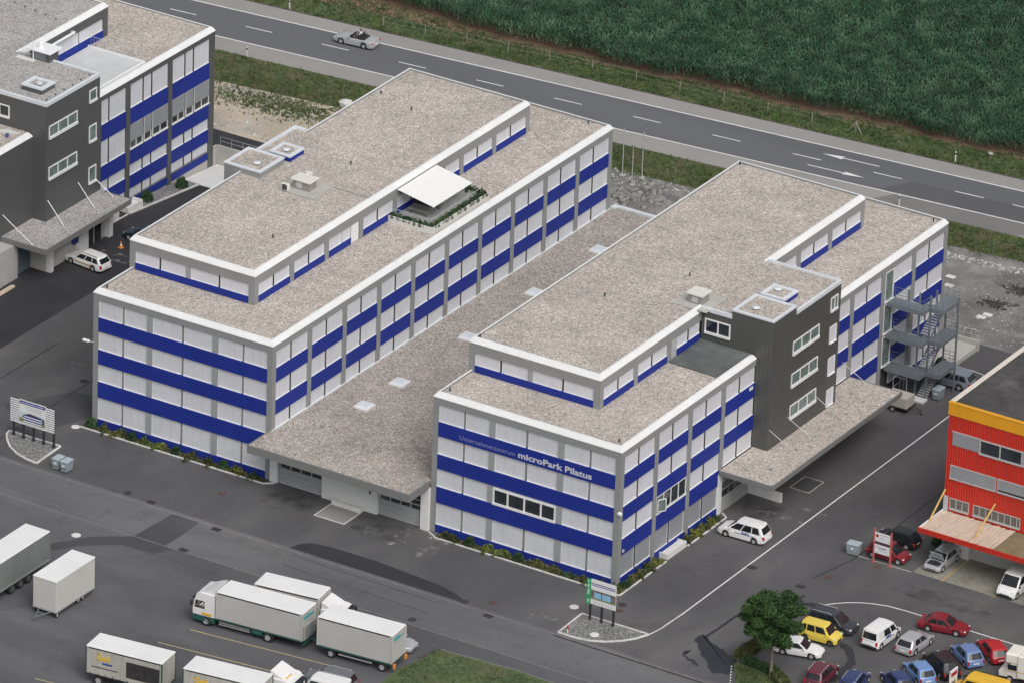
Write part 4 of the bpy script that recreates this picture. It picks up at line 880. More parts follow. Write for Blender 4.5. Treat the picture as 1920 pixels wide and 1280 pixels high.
def flight(xa, xb, ya, yb, za, zb):
    n = 9
    f = build('stringer', MB().add([(xa-.05,ya,za-.3),(xa-.05,ya,za),(xa-.05,yb,zb),(xa-.05,yb,zb-.3),(xa,ya,za-.3),(xa,ya,za),(xa,yb,zb),(xa,yb,zb-.3)], [(0,1,2,3),(7,6,5,4),(1,5,6,2),(0,3,7,4),(0,4,5,1),(3,2,6,7)])
      .add([(xb,ya,za-.3),(xb,ya,za),(xb,yb,zb),(xb,yb,zb-.3),(xb+.05,ya,za-.3),(xb+.05,ya,za),(xb+.05,yb,zb),(xb+.05,yb,zb-.3)], [(0,1,2,3),(7,6,5,4),(1,5,6,2),(0,3,7,4),(0,4,5,1),(3,2,6,7)]), galv, FE)
    for i in range(n):
        t = (i+.5)/n; y = ya+(yb-ya)*t; z = za+(zb-za)*t
        build('tread', MB().box(xa,xb,y-.14,y+.14,z-.05,z), tread, f)
for z0, z1 in ((0,2.95),(2.95,6.15),(6.15,9.35)):
    zm = (z0+z1)/2
    flight(1.5, 2.5, 48.2, 50.6, z1-.02, zm); flight(2.62, 3.62, 50.6, 48.7, zm, z0+.02)
    build('landing', MB().box(1.4,3.7,50.6,51.7,zm-.15,zm), galv, FE)
for x, y in ((1.4,48.3),(2.56,48.3),(3.7,48.3),(5.05,51.1),(2.56,51.6),(3.7,51.3)): build('post', MB().box(x-.07,x+.07,y-.07,y+.07,0,10.4 if y < 49 else 9.35), galv, FE)
build('cage', MB().path([(1.0,47.0,0),(1.0,47.0,2.2),(1.0,49.6,2.2),(1.0,49.6,0)],.03,6).path([(1.0,48.3,0),(1.0,48.3,2.2)],.03,6).path([(1.0,47.0,1.1),(1.0,49.6,1.1)],.03,6).path([(1.0,47.0,2.2),(2.4,47.0,2.2),(2.4,47.0,0)],.03,6), steel_pale, FE)
build('footing', MB().cbox(2.5,4.0,47.3,48.2,0,.22,.03), concrete_pale, FE)
sl = thing('loading_ramp', 'pale concrete ramp slab with steel railing behind the fire escape', 'ramp', (1.5, 57.0, 0))
build('slab', MB().add([(.06,52.5,0),(2.6,52.5,0),(2.6,60.0,0),(.06,60.0,0),(.06,52.5,.25),(2.6,52.5,.25),(2.6,60.0,.55),(.06,60.0,.55)], [(3,2,1,0),(4,5,6,7),(0,1,5,4),(1,2,6,5),(2,3,7,6),(3,0,4,7)]), concrete, sl)
build('wall', MB().box(.06,2.75,60.0,60.25,0,1.0), concrete, sl)
rl = MB()
for x in (.3,1.1,1.9,2.7): rl.tube((x,60.12,1.0),(x,60.12,2.0),.025,6)
rl.tube((.3,60.12,2.0),(2.7,60.12,2.0),.03,6).tube((.3,60.12,1.5),(2.7,60.12,1.5),.02,6)
build('railing', rl, steel_pale, sl)
# ---------------------------------------------------------------- vehicles
tyre_m = mat('tyre_rubber', (0.018,0.018,0.019), .85, .1, 6); rim_m = mat('alloy_rim', (0.48,0.48,0.49), .35, .05, 6, metal=.5); rim_dark = mat('steel_rim', (0.10,0.10,0.105), .5, metal=.3)
car_glass = mat('car_glass', (0.014,0.016,0.019), .08, .3, 1.2, spec=.5); trim = mat('black_trim', (0.02,0.02,0.022), .6); chassis_dark = mat('underbody', (0.015,0.015,0.016), .9)
lamp_w = mat('headlamp_glass', (0.62,0.64,0.66), .15, .1, 8); lamp_r = mat('tail_lamp_red', (0.38,0.018,0.015), .2, .1, 8); plate_w = mat('number_plate_white', (0.75,0.75,0.72), .5); lamp_o = mat('amber_lamp', (0.75,0.20,0.03), .3)
def paint(name, c, rough=.30, coat=.35, metal=0.0): return mat('paint_'+name, c, rough, .03, 1.5, .04, .8, metal=metal, spec=.4, coat=coat)
WHEELS = {}
def wheel_meshes(r, w, rim):
    k = (round(r,2), round(w,2), rim.name)
    if k not in WHEELS:
        t = MB().lathe([(r*.60,-w*.5),(r*.93,-w*.5),(r,-w*.32),(r,w*.32),(r*.93,w*.5),(r*.60,w*.5),(r*.56,w*.3),(r*.56,-w*.3)], axis='y', n=24)
        tm = bpy.data.meshes.new('tyre'); tm.from_pydata(t.v, [], t.f); tm.materials.append(tyre_m); finish(tm, 35)
        q = MB().lathe([(r*.58,-w*.30),(r*.58,w*.40),(r*.50,w*.42),(r*.46,w*.30),(r*.20,w*.34),(r*.14,w*.42),(.005,w*.42)], axis='y', n=20)
        for i in range(5):
            a = 2*math.pi*i/5; c, s = math.cos(a), math.sin(a); W_ = r*.07
            q.add([(c*r*.15-s*W_, w*.40, s*r*.15+c*W_),(c*r*.15+s*W_, w*.40, s*r*.15-c*W_),(c*r*.54+s*W_, w*.40, s*r*.54-c*W_),(c*r*.54-s*W_, w*.40, s*r*.54+c*W_),
                   (c*r*.15-s*W_, w*.30, s*r*.15+c*W_),(c*r*.15+s*W_, w*.30, s*r*.15-c*W_),(c*r*.54+s*W_, w*.30, s*r*.54-c*W_),(c*r*.54-s*W_, w*.30, s*r*.54+c*W_)], [(0,1,2,3),(0,4,5,1),(1,5,6,2),(2,6,7,3),(3,7,4,0)])
        rm = bpy.data.meshes.new('rim'); rm.from_pydata(q.v, [], q.f); rm.materials.append(rim); finish(rm, 35)
        WHEELS[k] = (tm, rm)
    return WHEELS[k]
def add_wheel(root, x, y, r, w=.20, rim=None):
    tm, rm = wheel_meshes(r, w, rim or rim_m)
    o = new_obj('wheel', tm, root, (x, y, r)); o.rotation_euler.z = 0 if y > 0 else math.pi
    c = new_obj('rim', rm, o, (x, y, r)); c.location = (0,0,0)
    return o
def lerp(a, b, t): return a+(b-a)*t
def interp(x, pts):
    for (a, va), (b, vb) in zip(pts[:-1], pts[1:]):
        if x <= b: t = (x-a)/(b-a) if b > a else 0; t = min(1, max(0, t)); return lerp(va, vb, t)
    return pts[-1][1]
# body shapes: fractions of length from the nose (cowl, screen top, roof end, tail belt), belt/H, nose/H, tail deck/H
STY = {'hatch': (.27,.44,.86,.985,.58,.43,.56), 'coupe': (.30,.46,.74,.90,.60,.42,.60), 'sedan': (.29,.45,.72,.86,.60,.44,.61), 'mpv': (.22,.40,.90,.99,.55,.43,.54), 'estate': (.28,.43,.90,.99,.59,.44,.57),
       'wagon': (.20,.32,.95,.99,.57,.50,.56), 'van': (.17,.31,.955,.992,.52,.42,.50), 'suv': (.26,.40,.90,.985,.60,.50,.58), 'open': (.36,.50,.68,.82,.70,.50,.66)}
def car(name, label, cat, col, pos, head, style, L, W, H, wb, r=.31, windows=None, rimm=None, trimmed=False, roof=None, shift=.03, hood_open=False, group=None, rails=None, glass_m=None):
    cw, st, re, tb, bf, nf, tf = STY[style]; xf, xr = L/2, -L/2
    X = lambda f: xf-f*L
    root = thing(name, label, cat, (pos[0],pos[1],0.01), group, False, math.radians(head))
    belt = bf*H; wx = (wb/2+shift*L*.3, -wb/2+shift*L*.3); ra = r+.055; body_m = col
    # lower body
    xs = sorted(set([round(v,4) for v in list(np.linspace(xr, xf, 45))+[w+d for w in wx for d in (-ra,-ra*.8,-ra*.45,0,ra*.45,ra*.8,ra)]]))
    top = [(xr, tf*H*.80),(xr+.02*L, tf*H*.97),(xr+.06*L, max(tf*H, belt*.97)),(X(tb), belt),(X(cw), belt*1.0),(X(cw*.55), lerp(belt,nf*H,.42)),(X(.05), nf*H*1.02),(X(.012), nf*H*.90),(xf, nf*H*.72)]
    def wid(x):
        a = abs(x)/(L/2); k = 1.0
        if a > .70: k = 1-(.17 if x > 0 else .11)*((a-.70)/.30)**2.2
        return W/2*k
    rings = []
    for x in xs:
        w = wid(x); t = interp(x, top); zb = .19
        if x > xf-.10*L: zb = lerp(.19, .27, (x-(xf-.10*L))/(.10*L))
        if x < xr+.10*L: zb = lerp(.28, .19, (x-xr)/(.10*L))
        for wc in wx:
            if abs(x-wc) < ra: zb = max(zb, r+math.sqrt(max(0,ra*ra-(x-wc)**2)))
        zb = min(zb, t-.16); zm = zb+(t-zb)*.45
        rings.append([(x,w*.90,zb),(x,w*.985,zb+.03),(x,w,zm),(x,w*.975,t-(t-zb)*.16),(x,w*.90,t-.015),(x,w*.55,t+.012),(x,0,t+.018),(x,-w*.55,t+.012),(x,-w*.90,t-.015),(x,-w*.975,t-(t-zb)*.16),(x,-w,zm),(x,-w*.985,zb+.03),(x,-w*.90,zb)])
    n = len(rings[0]); mb = MB(); V = [p for rg in rings for p in rg]; F = []
    for i in range(len(rings)-1):
        for j in range(n-1): F.append((i*n+j, i*n+j+1, (i+1)*n+j+1, (i+1)*n+j))
        F.append((i*n+n-1, i*n, (i+1)*n, (i+1)*n+n-1))
    F += [tuple(range(n)), tuple(range((len(rings)-1)*n, len(rings)*n))]
    body = build('body', mb.add(V, F), body_m, root, smooth=38)
    build('underbody', MB().box(xr+.12*L,xf-.10*L,-W*.42,W*.42,.16,min(.45,belt*.6)), chassis_dark, root)
    # cabin
    c0, c1, t0, t1 = X(cw)+.02*L, X(tb), X(st), X(re); zb, zt = belt-.03, H-.03
    def edge(s): return lerp(c0,t0,s), lerp(c1,t1,s), lerp(wid(0)*.94, wid(0)*(.76 if style != 'van' else .86), s**1.25), lerp(zb,zt,s)
    def ring(s, inset=0.0, dz=0.0):
        f, b, hw, z = edge(s); f -= inset; b += inset; hw -= inset; bow = .06*L*.5; cr = .10
        return [(f-bow*.9, hw, z+dz),(f-cr*.6, hw*.93, z+dz),(f+bow*.15, hw*.5, z+dz),(f+bow*.3, 0, z+dz),(f+bow*.15,-hw*.5,z+dz),(f-cr*.6,-hw*.93,z+dz),(f-bow*.9,-hw,z+dz),(b+cr,-hw,z+dz),(b+.02,-hw*.86,z+dz),(b-.03,-hw*.4,z+dz),(b-.03,hw*.4,z+dz),(b+.02,hw*.86,z+dz),(b+cr,hw,z+dz)]
    if style != 'open':
        R = [ring(0), ring(.35), ring(.7), ring(1.0), ring(1.0,.07,.022), ring(1.0,.25,.032)]; n = len(R[0]); mb = MB(); V = [p for q in R for p in q]
        F = [(i*n+j, i*n+(j+1)%n, (i+1)*n+(j+1)%n, (i+1)*n+j) for i in range(5) for j in range(n)]+[tuple(range(5*n,6*n))]
        build('cabin', mb.add(V, F), body_m, root, smooth=38)
        G = glass_m or car_glass; e = .010
        def sidewin(sy, u0, u1, s0=.14, s1=.86):
            P = []
            for u, s in ((u0,s0),(u1,s0),(u1,s1),(u0,s1)):
                f, b, hw, z = edge(s); f -= .03*L*.9; b += .10; P.append((lerp(f,b,u), sy*(hw+e), z))
            Q = [(x, y-sy*.03, z) for x, y, z in P]
            build('side_window', MB().add(P+Q, [(0,1,2,3),(4,7,6,5),(0,4,5,1),(1,5,6,2),(2,6,7,3),(3,7,4,0)]), G, root)
        wl = windows or {'hatch': [(.05,.40),(.44,.78)], 'coupe': [(.05,.50),(.54,.90)], 'sedan': [(.05,.46),(.50,.92)], 'mpv': [(.03,.33),(.36,.66),(.69,.93)], 'estate': [(.04,.36),(.39,.68),(.71,.94)], 'wagon': [(.06,.42),(.46,.76),(.80,.95)], 'van': [(.04,.30)], 'suv': [(.04,.36),(.39,.68),(.71,.93)]}[style]
        for sy in (1, -1):
            for u0, u1 in wl: sidewin(sy, u0, u1)
        def screen(nm, front, s0, s1, k):
            P = []
            for s in (s0, s1):
                f, b, hw, z = edge(s)
                for y in (-.88,-.5,0,.5,.88):
                    bw = .06*L*.5
                    x = (f+bw*(.3-.15*abs(y)/.5 if abs(y) <= .5 else -.02)+e) if front else (b-(.03 if abs(y) <= .5 else -.01)-e)
                    P.append((x, y*hw*k, z))
            Q = [(x-(.03 if front else -.03), y, z-.01) for x, y, z in P]; F = [(i,i+1,6+i,5+i) for i in range(4)]+[(10+i,15+i,16+i,11+i) for i in range(4)]+[(0,5,15,10),(4,14,19,9),(5,6,16,15),(6,7,17,16),(7,8,18,17),(8,9,19,18),(0,10,11,1),(1,11,12,2),(2,12,13,3),(3,13,14,4)]
            build(nm, MB().add(P+Q, F), G, root)
        screen('windscreen', True, .08, .92, 1.0); screen('rear_window', False, .16, .84, .93)
    # details
    for sy in (1, -1):
        w1 = wid(xf-.03*L)
        build('headlight', MB().cbox(xf-.085*L,xf-.020*L,min(sy*w1*.62,sy*w1*.985),max(sy*w1*.62,sy*w1*.985),nf*H*.80,nf*H*.985,.03), lamp_w, root)
        w2 = wid(xr+.02*L); zt_ = tf*H
        hgt = (.34 if style in ('hatch','mpv','estate','wagon','van','suv') else .14)
        build('tail_light', MB().cbox(xr-.012,xr+.05*L,min(sy*w2*.78,sy*w2*1.0),max(sy*w2*.78,sy*w2*1.0),zt_*.98-hgt,zt_*.96,.03), lamp_r, root)
        xm = X(cw+.05); build('mirror', MB().cbox(xm-.09,xm+.09,min(sy*W*.47,sy*W*.555),max(sy*W*.47,sy*W*.555),belt-.02,belt+.14,.03), trim if trimmed else body_m, root)
    build('grille', MB().cbox(xf-.06,xf+.012,-W*.26,W*.26,.30,nf*H*.66,.02), trim, root)
    build('licence_plate', MB().cbox(xr-.03,xr+.02,-.26,.26,tf*H*.60,tf*H*.60+.12,.01), plate_w, root)
    if trimmed: 
        build('bumper', MB().cbox(xr-.04,xr+.10,-W*.45,W*.45,.26,.46,.04), trim, root); build('bumper', MB().cbox(xf-.12,xf+.03,-W*.42,W*.42,.24,.44,.04), trim, root)
    if rails:
        for sy in (1,-1): build('roof_rail', MB().path([(t0-.25,sy*wid(0)*.70,H-.01),(t0-.4,sy*wid(0)*.70,H+.05),(t1+.3,sy*wid(0)*.70,H+.05),(t1+.15,sy*wid(0)*.70,H-.01)],.022,6), rails, root)
    for wxx in wx:
        for sy in (1,-1): add_wheel(root, wxx, sy*(W/2-.11), r, .20, rimm)
    return root
P_white = paint('white', (0.78,0.78,0.77)); P_silver = paint('silver', (0.42,0.43,0.45), .3, .5, .35); P_grey = paint('grey', (0.135,0.145,0.16), .3, .5, .3); P_black = paint('black', (0.012,0.012,0.016)); P_navy = paint('navy', (0.020,0.035,0.105))
P_lblue = paint('light_blue', (0.115,0.215,0.46)); P_blue = paint('mid_blue', (0.10,0.17,0.36)); P_red = paint('red', (0.36,0.018,0.022)); P_dred = paint('dark_red', (0.155,0.012,0.018)); P_maroon = paint('maroon', (0.095,0.018,0.032)); P_yellow = paint('yellow', (0.76,0.52,0.07)); P_dark = paint('anthracite', (0.030,0.033,0.042)); P_orange = paint('deep_yellow', (0.72,0.36,0.025)); P_green = paint('dark_green', (0.018,0.075,0.062)); P_steel = paint('steel_blue', (0.20,0.23,0.28), .3, .5, .3)
lot_g = 'cars in the car park by the tree'
v1 = car('parked_car', 'white minivan with blue side lettering parked beside the planted bed', 'car', P_white, (4.14,14.92), 182.5, 'mpv', 4.62, 1.80, 1.72, 2.80)
def van_mark(root, W, x0, z, m, w=1.9, h=.10):
    mk = MB(); 
    for sy in (1,-1): 
        a, b = sorted((sy*(W/2-.004), sy*(W/2+.012))); mk.box(x0-w, x0, a, b, z, z+h*.5)
        for i in range(6): mk.box(x0-w*.75+.13*i, x0-w*.75+.13*i+.08, a, b, z+h*.7, z+h*(1.8+.6*(i%3)))
    return build('side_lettering', mk, m, root)
van_mark(v1, 1.80, .55, .70, mat('navy_print', (0.04,0.05,0.22), .5))
car('parked_car', 'silver grey estate car parked under the steel fire escape', 'car', P_steel, (3.95,52.55), 182, 'estate', 4.75, 1.85, 1.55, 2.75, rails=steel_pale)
car('parked_car', 'black hatchback parked behind the dark red car at the sign board', 'car', P_black, (15.75,21.75), 182, 'hatch', 4.0, 1.7, 1.45, 2.5)
car('parked_car', 'dark red small car parked behind the red framed sign board', 'car', P_dred, (16.5,18.82), 0.5, 'mpv', 3.75, 1.68, 1.48, 2.55)
v7 = car('parked_car', 'silver hatchback with its bonnet up under the wooden canopy', 'car', P_silver, (20.9,20.45), 270, 'hatch', 4.0, 1.68, 1.42, 2.5, shift=.02)
build('bonnet', MB().add([(.86,-.66,.86),(.86,.66,.86),(1.25,.62,1.62),(1.25,-.62,1.62),(.84,-.66,.90),(.84,.66,.90),(1.22,.62,1.66),(1.22,-.62,1.66)], [(0,1,2,3),(7,6,5,4),(0,4,5,1),(1,5,6,2),(2,6,7,3),(3,7,4,0)]), P_silver, v7)
build('engine', MB().cbox(.95,1.75,-.58,.58,.70,.80,.03).cbox(1.1,1.5,-.3,.25,.80,.86,.02), trim, v7)
car('parked_van', 'white panel van parked nose out under the wooden canopy of the red building', 'van', P_white, (28.55,20.0), 270, 'van', 4.6, 1.85, 1.90, 2.95, trimmed=True)
car('parked_car', 'pale blue car parked nose out beside the white van under the canopy', 'car', P_lblue, (31.6,19.2), 270, 'hatch', 3.9, 1.65, 1.45, 2.45)
car('parked_car', 'dark blue car parked in the gap beside the red building wall', 'car', P_navy, (17.9,31.2), 90, 'hatch', 3.9, 1.65, 1.45, 2.45)
car('parked_car', 'anthracite people carrier parked between the yellow car and the curved line', 'car', P_dark, (18.95,4.45), 3, 'mpv', 4.55, 1.80, 1.62, 2.75, rails=steel_pale, group=lot_g)
car('parked_car', 'yellow boxy small car parked beside the white coupe', 'car', P_yellow, (19.25,2.0), 3.5, 'wagon', 3.55, 1.60, 1.66, 2.38, r=.28, rimm=rim_dark, group=lot_g)
car('parked_car', 'white three door coupe parked partly under the tree', 'car', P_white, (18.95,-1.22), 14.5, 'coupe', 4.25, 1.72, 1.36, 2.54, group=lot_g)
v13 = car('parked_van', 'white compact van with dark side windows and printed doors', 'van', P_white, (23.62,4.8), 88, 'van', 4.15, 1.75, 1.80, 2.72, trimmed=True, windows=[(.05,.28),(.33,.66)], group=lot_g)
van_mark(v13, 1.75, .55, .72, mat('navy_print', (0.04,0.05,0.22)), 1.6, .12)
car('parked_car', 'silver hatchback with sloping tail parked beside the white compact van', 'car', P_silver, (26.55,5.42), 88, 'hatch', 4.05, 1.76, 1.46, 2.5, group=lot_g)
car('parked_car', 'dark red saloon standing on the curved white line', 'car', P_dred, (27.05,9.72), 12, 'coupe', 4.4, 1.72, 1.38, 2.54, group=lot_g)
car('parked_car', 'mid blue hatchback parked between the black people carrier and red car', 'car', P_blue, (31.3,6.05), 143.5, 'hatch', 3.8, 1.68, 1.48, 2.46, group=lot_g)
car('parked_car', 'bright red coupe with sunroof parked beside the motorhome', 'car', P_red, (32.7,8.1), 140, 'hatch', 4.1, 1.68, 1.36, 2.5, group=lot_g)
car('parked_car', 'black people carrier parked behind the white framed notice board', 'car', P_black, (30.4,3.2), 144.5, 'mpv', 4.5, 1.78, 1.62, 2.85, group=lot_g)
car('parked_car', 'light blue hatchback parked beside the black people carrier', 'car', P_lblue, (29.5,.93), 144, 'hatch', 3.8, 1.66, 1.48, 2.45, group=lot_g)
car('parked_car', 'navy blue hatchback parked beside the light blue hatchback', 'car', P_navy, (28.8,-1.66), 145, 'hatch', 3.8, 1.66, 1.45, 2.45, group=lot_g)
car('parked_car', 'maroon estate with silver roof rails parked beside the lawn island', 'car', P_maroon, (22.95,-4.35), 96, 'estate', 4.2, 1.75, 1.58, 2.6, rails=steel_pale, group=lot_g)
car('parked_car', 'dark blue estate with roof rails parked beside the maroon estate', 'car', P_navy, (25.9,-3.9), 100, 'estate', 4.2, 1.75, 1.50, 2.6, rails=steel_pale, group=lot_g)
# motorhome and yellow van at the edge of the car park
mh = thing('motorhome', 'cream motorhome with sleeping alcove over the cab beside the red coupe', 'motorhome', (38.0,5.8,0.01), None, False, math.radians(188))
cream = mat('cream_shell', (0.70,0.67,0.60), .5, .03, 1.5)
build('body', MB().cbox(-3.0,1.3,-1.08,1.08,.55,2.75,.10).cbox(1.2,2.45,-1.0,1.0,1.75,2.75,.16), cream, mh)
build('cab', MB().extr([(2.9,.45),(2.95,.9),(2.35,1.15),(1.85,1.80),(1.2,1.80),(1.2,.45)], 'y', -.92, .92), cream, mh)
build('windscreen', MB().add([(2.34,-.8,1.2),(2.34,.8,1.2),(1.95,.78,1.72),(1.95,-.78,1.72)], [(0,1,2,3)]), car_glass, mh)
for sy in (1,-1):
    build('side_window', MB().box(1.35,2.15,min(sy*.92,sy*.94),max(sy*.92,sy*.94),1.2,1.68), car_glass, mh); build('side_window', MB().box(-.9,.4,min(sy*1.08,sy*1.10),max(sy*1.08,sy*1.10),1.4,2.05), car_glass, mh)
    build('side_stripe', MB().box(-3.0,2.4,min(sy*1.08,sy*1.09),max(sy*1.08,sy*1.09),1.15,1.25), mat('tan_stripe', (0.45,0.33,0.2), .5), mh)
build('roof_hatch', MB().cbox(-.2,.5,-.35,.35,2.75,2.85,.04), white_frame, mh); build('roof_hatch', MB().cbox(-2.2,-1.5,-.35,.35,2.75,2.85,.04), white_frame, mh)
for x in (1.9,-1.9):
    for sy in (1,-1): add_wheel(mh, x, sy*.92, .33, .22)
car('parked_van', 'deep yellow high roof van parked below the motorhome', 'van', P_orange, (35.8,.06), 184, 'van', 5.4, 1.95, 2.35, 3.3, trimmed=True)
# convertible on the highway and cars beside the western buildings and trucks
cv = car('open_car', 'silver open two seat roadster driving along the highway', 'car', P_silver, (-82.0,85.75), 184.5, 'open', 4.55, 1.82, 1.28, 2.56, r=.33)
build('cockpit', MB().prism([(-1.25,-.62),(-1.0,-.72),(.45,-.74),(.45,.74),(-1.0,.72),(-1.25,.62)], .80, .932), trim, cv)
build('windscreen', MB().add([(.62,-.74,.88),(.62,.74,.88),(.18,.62,1.28),(.18,-.62,1.28),(.59,-.74,.88),(.59,.74,.88),(.15,.62,1.28),(.15,-.62,1.28)], [(0,1,2,3),(7,6,5,4),(0,4,5,1),(1,5,6,2),(2,6,7,3),(3,7,4,0)]), car_glass, cv)
build('windscreen_frame', MB().path([(.63,-.76,.88),(.17,-.63,1.29),(.17,.63,1.29),(.63,.76,.88)],.03,6), P_silver, cv)
for sy in (1,-1):
    s = build('seat', MB().cbox(-.55,-.08,sy*.36-.24,sy*.36+.24,.62,.94,.05).cbox(-.70,-.52,sy*.36-.24,sy*.36+.24,.80,1.22,.06), trim, cv)
    build('headrest', MB().cbox(-.72,-.60,sy*.36-.13,sy*.36+.13,1.2,1.36,.04), trim, s)
build('roll_bar', MB().path([(-.85,-.6,.9),(-.85,-.55,1.1),(-.85,.55,1.1),(-.85,.6,.9)],.03,6), trim, cv)
vE = car('parked_car', 'white estate car with a gold side stripe parked by the slate tower canopy', 'car', P_white, (-74.3,27.4), 173.5, 'estate', 4.6, 1.75, 1.45, 2.68, rails=trim)
build('side_stripe', MB().box(-1.1,.9,.868,.885,.48,.60).box(-1.1,.9,-.885,-.868,.48,.60), mat('gold_stripe', (0.36,0.24,0.08), .5), vE)
car('parked_car', 'dark green car parked in shade beyond the traffic cone', 'car', paint('bottle_green', (0.012,0.028,0.030)), (-72.9,34.9), 176, 'hatch', 4.3, 1.75, 1.45, 2.6)
car('parked_car', 'silver car parked nose to the lawn behind the rear trailer', 'car', P_silver, (-9.95,-20.2), 4, 'hatch', 4.0, 1.68, 1.42, 2.5)
car('parked_car', 'dark grey estate car parked between the trailer and the white tractor unit', 'car', P_grey, (-10.4,-29.5), 185.5, 'suv', 4.75, 1.86, 1.68, 2.76, rails=steel_pale)

# ---------------------------------------------------------------- lorries and trailers
tarp = mat('grey_tarpaulin', (0.40,0.39,0.37), .6, .03, 1.0, .05, .5); tarp_old = mat('weathered_tarpaulin', (0.35,0.335,0.30), .7, .10, 1.5, .14, .5, stretch=(3,3,.5)); roof_w = mat('white_tarpaulin', (0.74,0.745,0.74), .6, .02, 1.0, .04, .4); tarp_dk = mat('dark_grey_tarpaulin', (0.145,0.155,0.152), .55, .06, 2.0, .08, .5, stretch=(2,2,.4))
green_ch = mat('green_chassis', (0.022,0.062,0.052), .5, .1, 2); alu = mat('aluminium', (0.46,0.46,0.46), .4, .05, 3, metal=.5)
def box_body(root, x0, x1, w, z0, z1, side, roofm, chassis, end=None, slit=True, stakes=False):
    """curtain sided box: walls, pale roof sheet, dark seam under the roof, corner posts"""
    b = build('box_body', MB().box(x0,x1,-w/2,w/2,z0,z1-.12), side, root)
    build('roof_sheet', MB().cbox(x0-.03,x1+.03,-w/2-.03,w/2+.03,z1-.13,z1,.05), roofm, b)
    if slit: build('curtain_rail', MB().box(x0+.25,x1-.12,-w/2-.012,-w/2,z1-.22,z1-.13).box(x0+.25,x1-.12,w/2,w/2+.012,z1-.22,z1-.13), trim, b)
    for x in (x0,x1):
        for sy in (1,-1): build('corner_post', MB().box(x-.05,x+.05,sy*w/2-.05,sy*w/2+.05,z0-.02,z1-.14), side if not stakes else green_ch, b)
    build('floor_beam', MB().box(x0-.02,x1+.02,-w/2-.02,w/2+.02,z0-.16,z0), chassis, b)
    return b
def rigging(root, x0, x1, z, chassis):
    build('chassis', MB().box(x0,x1,-.45,-.30,z-.35,z-.02).box(x0,x1,.30,.45,z-.35,z-.02), chassis, root)
def lorry_cab(root, x0, w, col, low, h=2.95, spoiler=True, open_side=None):
    """cab with nose at x0+2.2"""
    x1 = x0+2.15
    q = [(x0,.95),(x1-.02,.95),(x1,1.5),(x1-.20,2.45),(x1-.38,h-.10),(x1-.62,h),(x0,h)]
    if open_side:                                              # hollow behind the open side window
        y0, y1 = w/2-.78, w/2; cm = MB().extr(q, 'y', -w/2, y0)
        cm.extr([(x0,.95),(x1-.02,.95),(x1,1.5),(x1-.005,1.55),(x0,1.55)], 'y', y0, y1).extr([(x0,1.55),(x1-1.15,1.55),(x1-1.15,2.32),(x0,2.32)], 'y', y0, y1)
        cm.extr([(x0,2.32),(x1-.17,2.32),(x1-.20,2.45),(x1-.38,h-.10),(x1-.62,h),(x0,h)], 'y', y0, y1).extr([(x1-.10,1.55),(x1-.01,1.55),(x1-.17,2.32),(x1-.27,2.32)], 'y', y1-.10, y1)
        cab = build('cab', cm, col, root); build('cab_interior', MB().box(x1-1.14,x1-.28,y0-.002,y0+.02,1.56,2.31).box(x1-1.14,x1-.12,y0+.02,y1-.06,1.55,1.57), trim, root)
    else: cab = build('cab', MB().extr(q, 'y', -w/2, w/2), col, root)
    build('cab_base', MB().cbox(x0+.05,x1+.05,-w/2+.02,w/2-.02,.35,.97,.05), low, root)
    build('windscreen', MB().add([(x1+.012,-w*.45,1.55),(x1+.012,w*.45,1.55),(x1-.19,w*.43,2.40),(x1-.19,-w*.43,2.40),(x1-.03,-w*.45,1.55),(x1-.03,w*.45,1.55),(x1-.23,w*.43,2.40),(x1-.23,-w*.43,2.40)], [(0,1,2,3),(7,6,5,4),(0,4,5,1),(1,5,6,2),(2,6,7,3),(3,7,4,0)]), car_glass, root)
    for sy in (1,-1):
        a, b = sorted((sy*w/2, sy*(w/2+.012))); g = MB().extr([(x1-1.15,1.55),(x1-.14,1.55),(x1-.30,2.30),(x1-1.15,2.30)], 'y', a, b)
        if sy != open_side: build('side_window', g, car_glass, root)
        build('mirror', MB().cbox(x1-.05,x1+.12,sy*(w/2+.15)-.1,sy*(w/2+.15)+.1,1.75,2.25,.03).tube((x1-.05,sy*w/2,2.2),(x1,sy*(w/2+.12),2.15),.025,6), trim, root)
        build('headlight', MB().cbox(x1+.03,x1+.075,min(sy*.62,sy*1.05),max(sy*.62,sy*1.05),.62,.86,.02), lamp_w, root)
        build('cab_step', MB().cbox(x0+1.0,x0+1.75,min(sy*(w/2-.1),sy*(w/2+.02)),max(sy*(w/2-.1),sy*(w/2+.02)),.42,.9,.03), low, root)
    build('sun_visor', MB().extr([(x1-.20,2.42),(x1+.16,2.30),(x1+.17,2.34),(x1-.22,2.50)], 'y', -w*.46, w*.46), car_glass, root)
    build('roof_hatch', MB().cbox(x0+.75,x0+1.35,-.35,.35,h-.005,h+.06,.02), car_glass, root)
    build('bumper', MB().cbox(x1-.05,x1+.12,-w/2+.03,w/2-.03,.35,.62,.04), low, root)
    if spoiler:
        build('wind_deflector', MB().extr([(x0+.02,h),(x0+1.45,h),(x0+.40,h+.48),(x0+.02,h+.62)], 'y', -w*.44, w*.44), col, root)
    return cab
YAW = 5.0
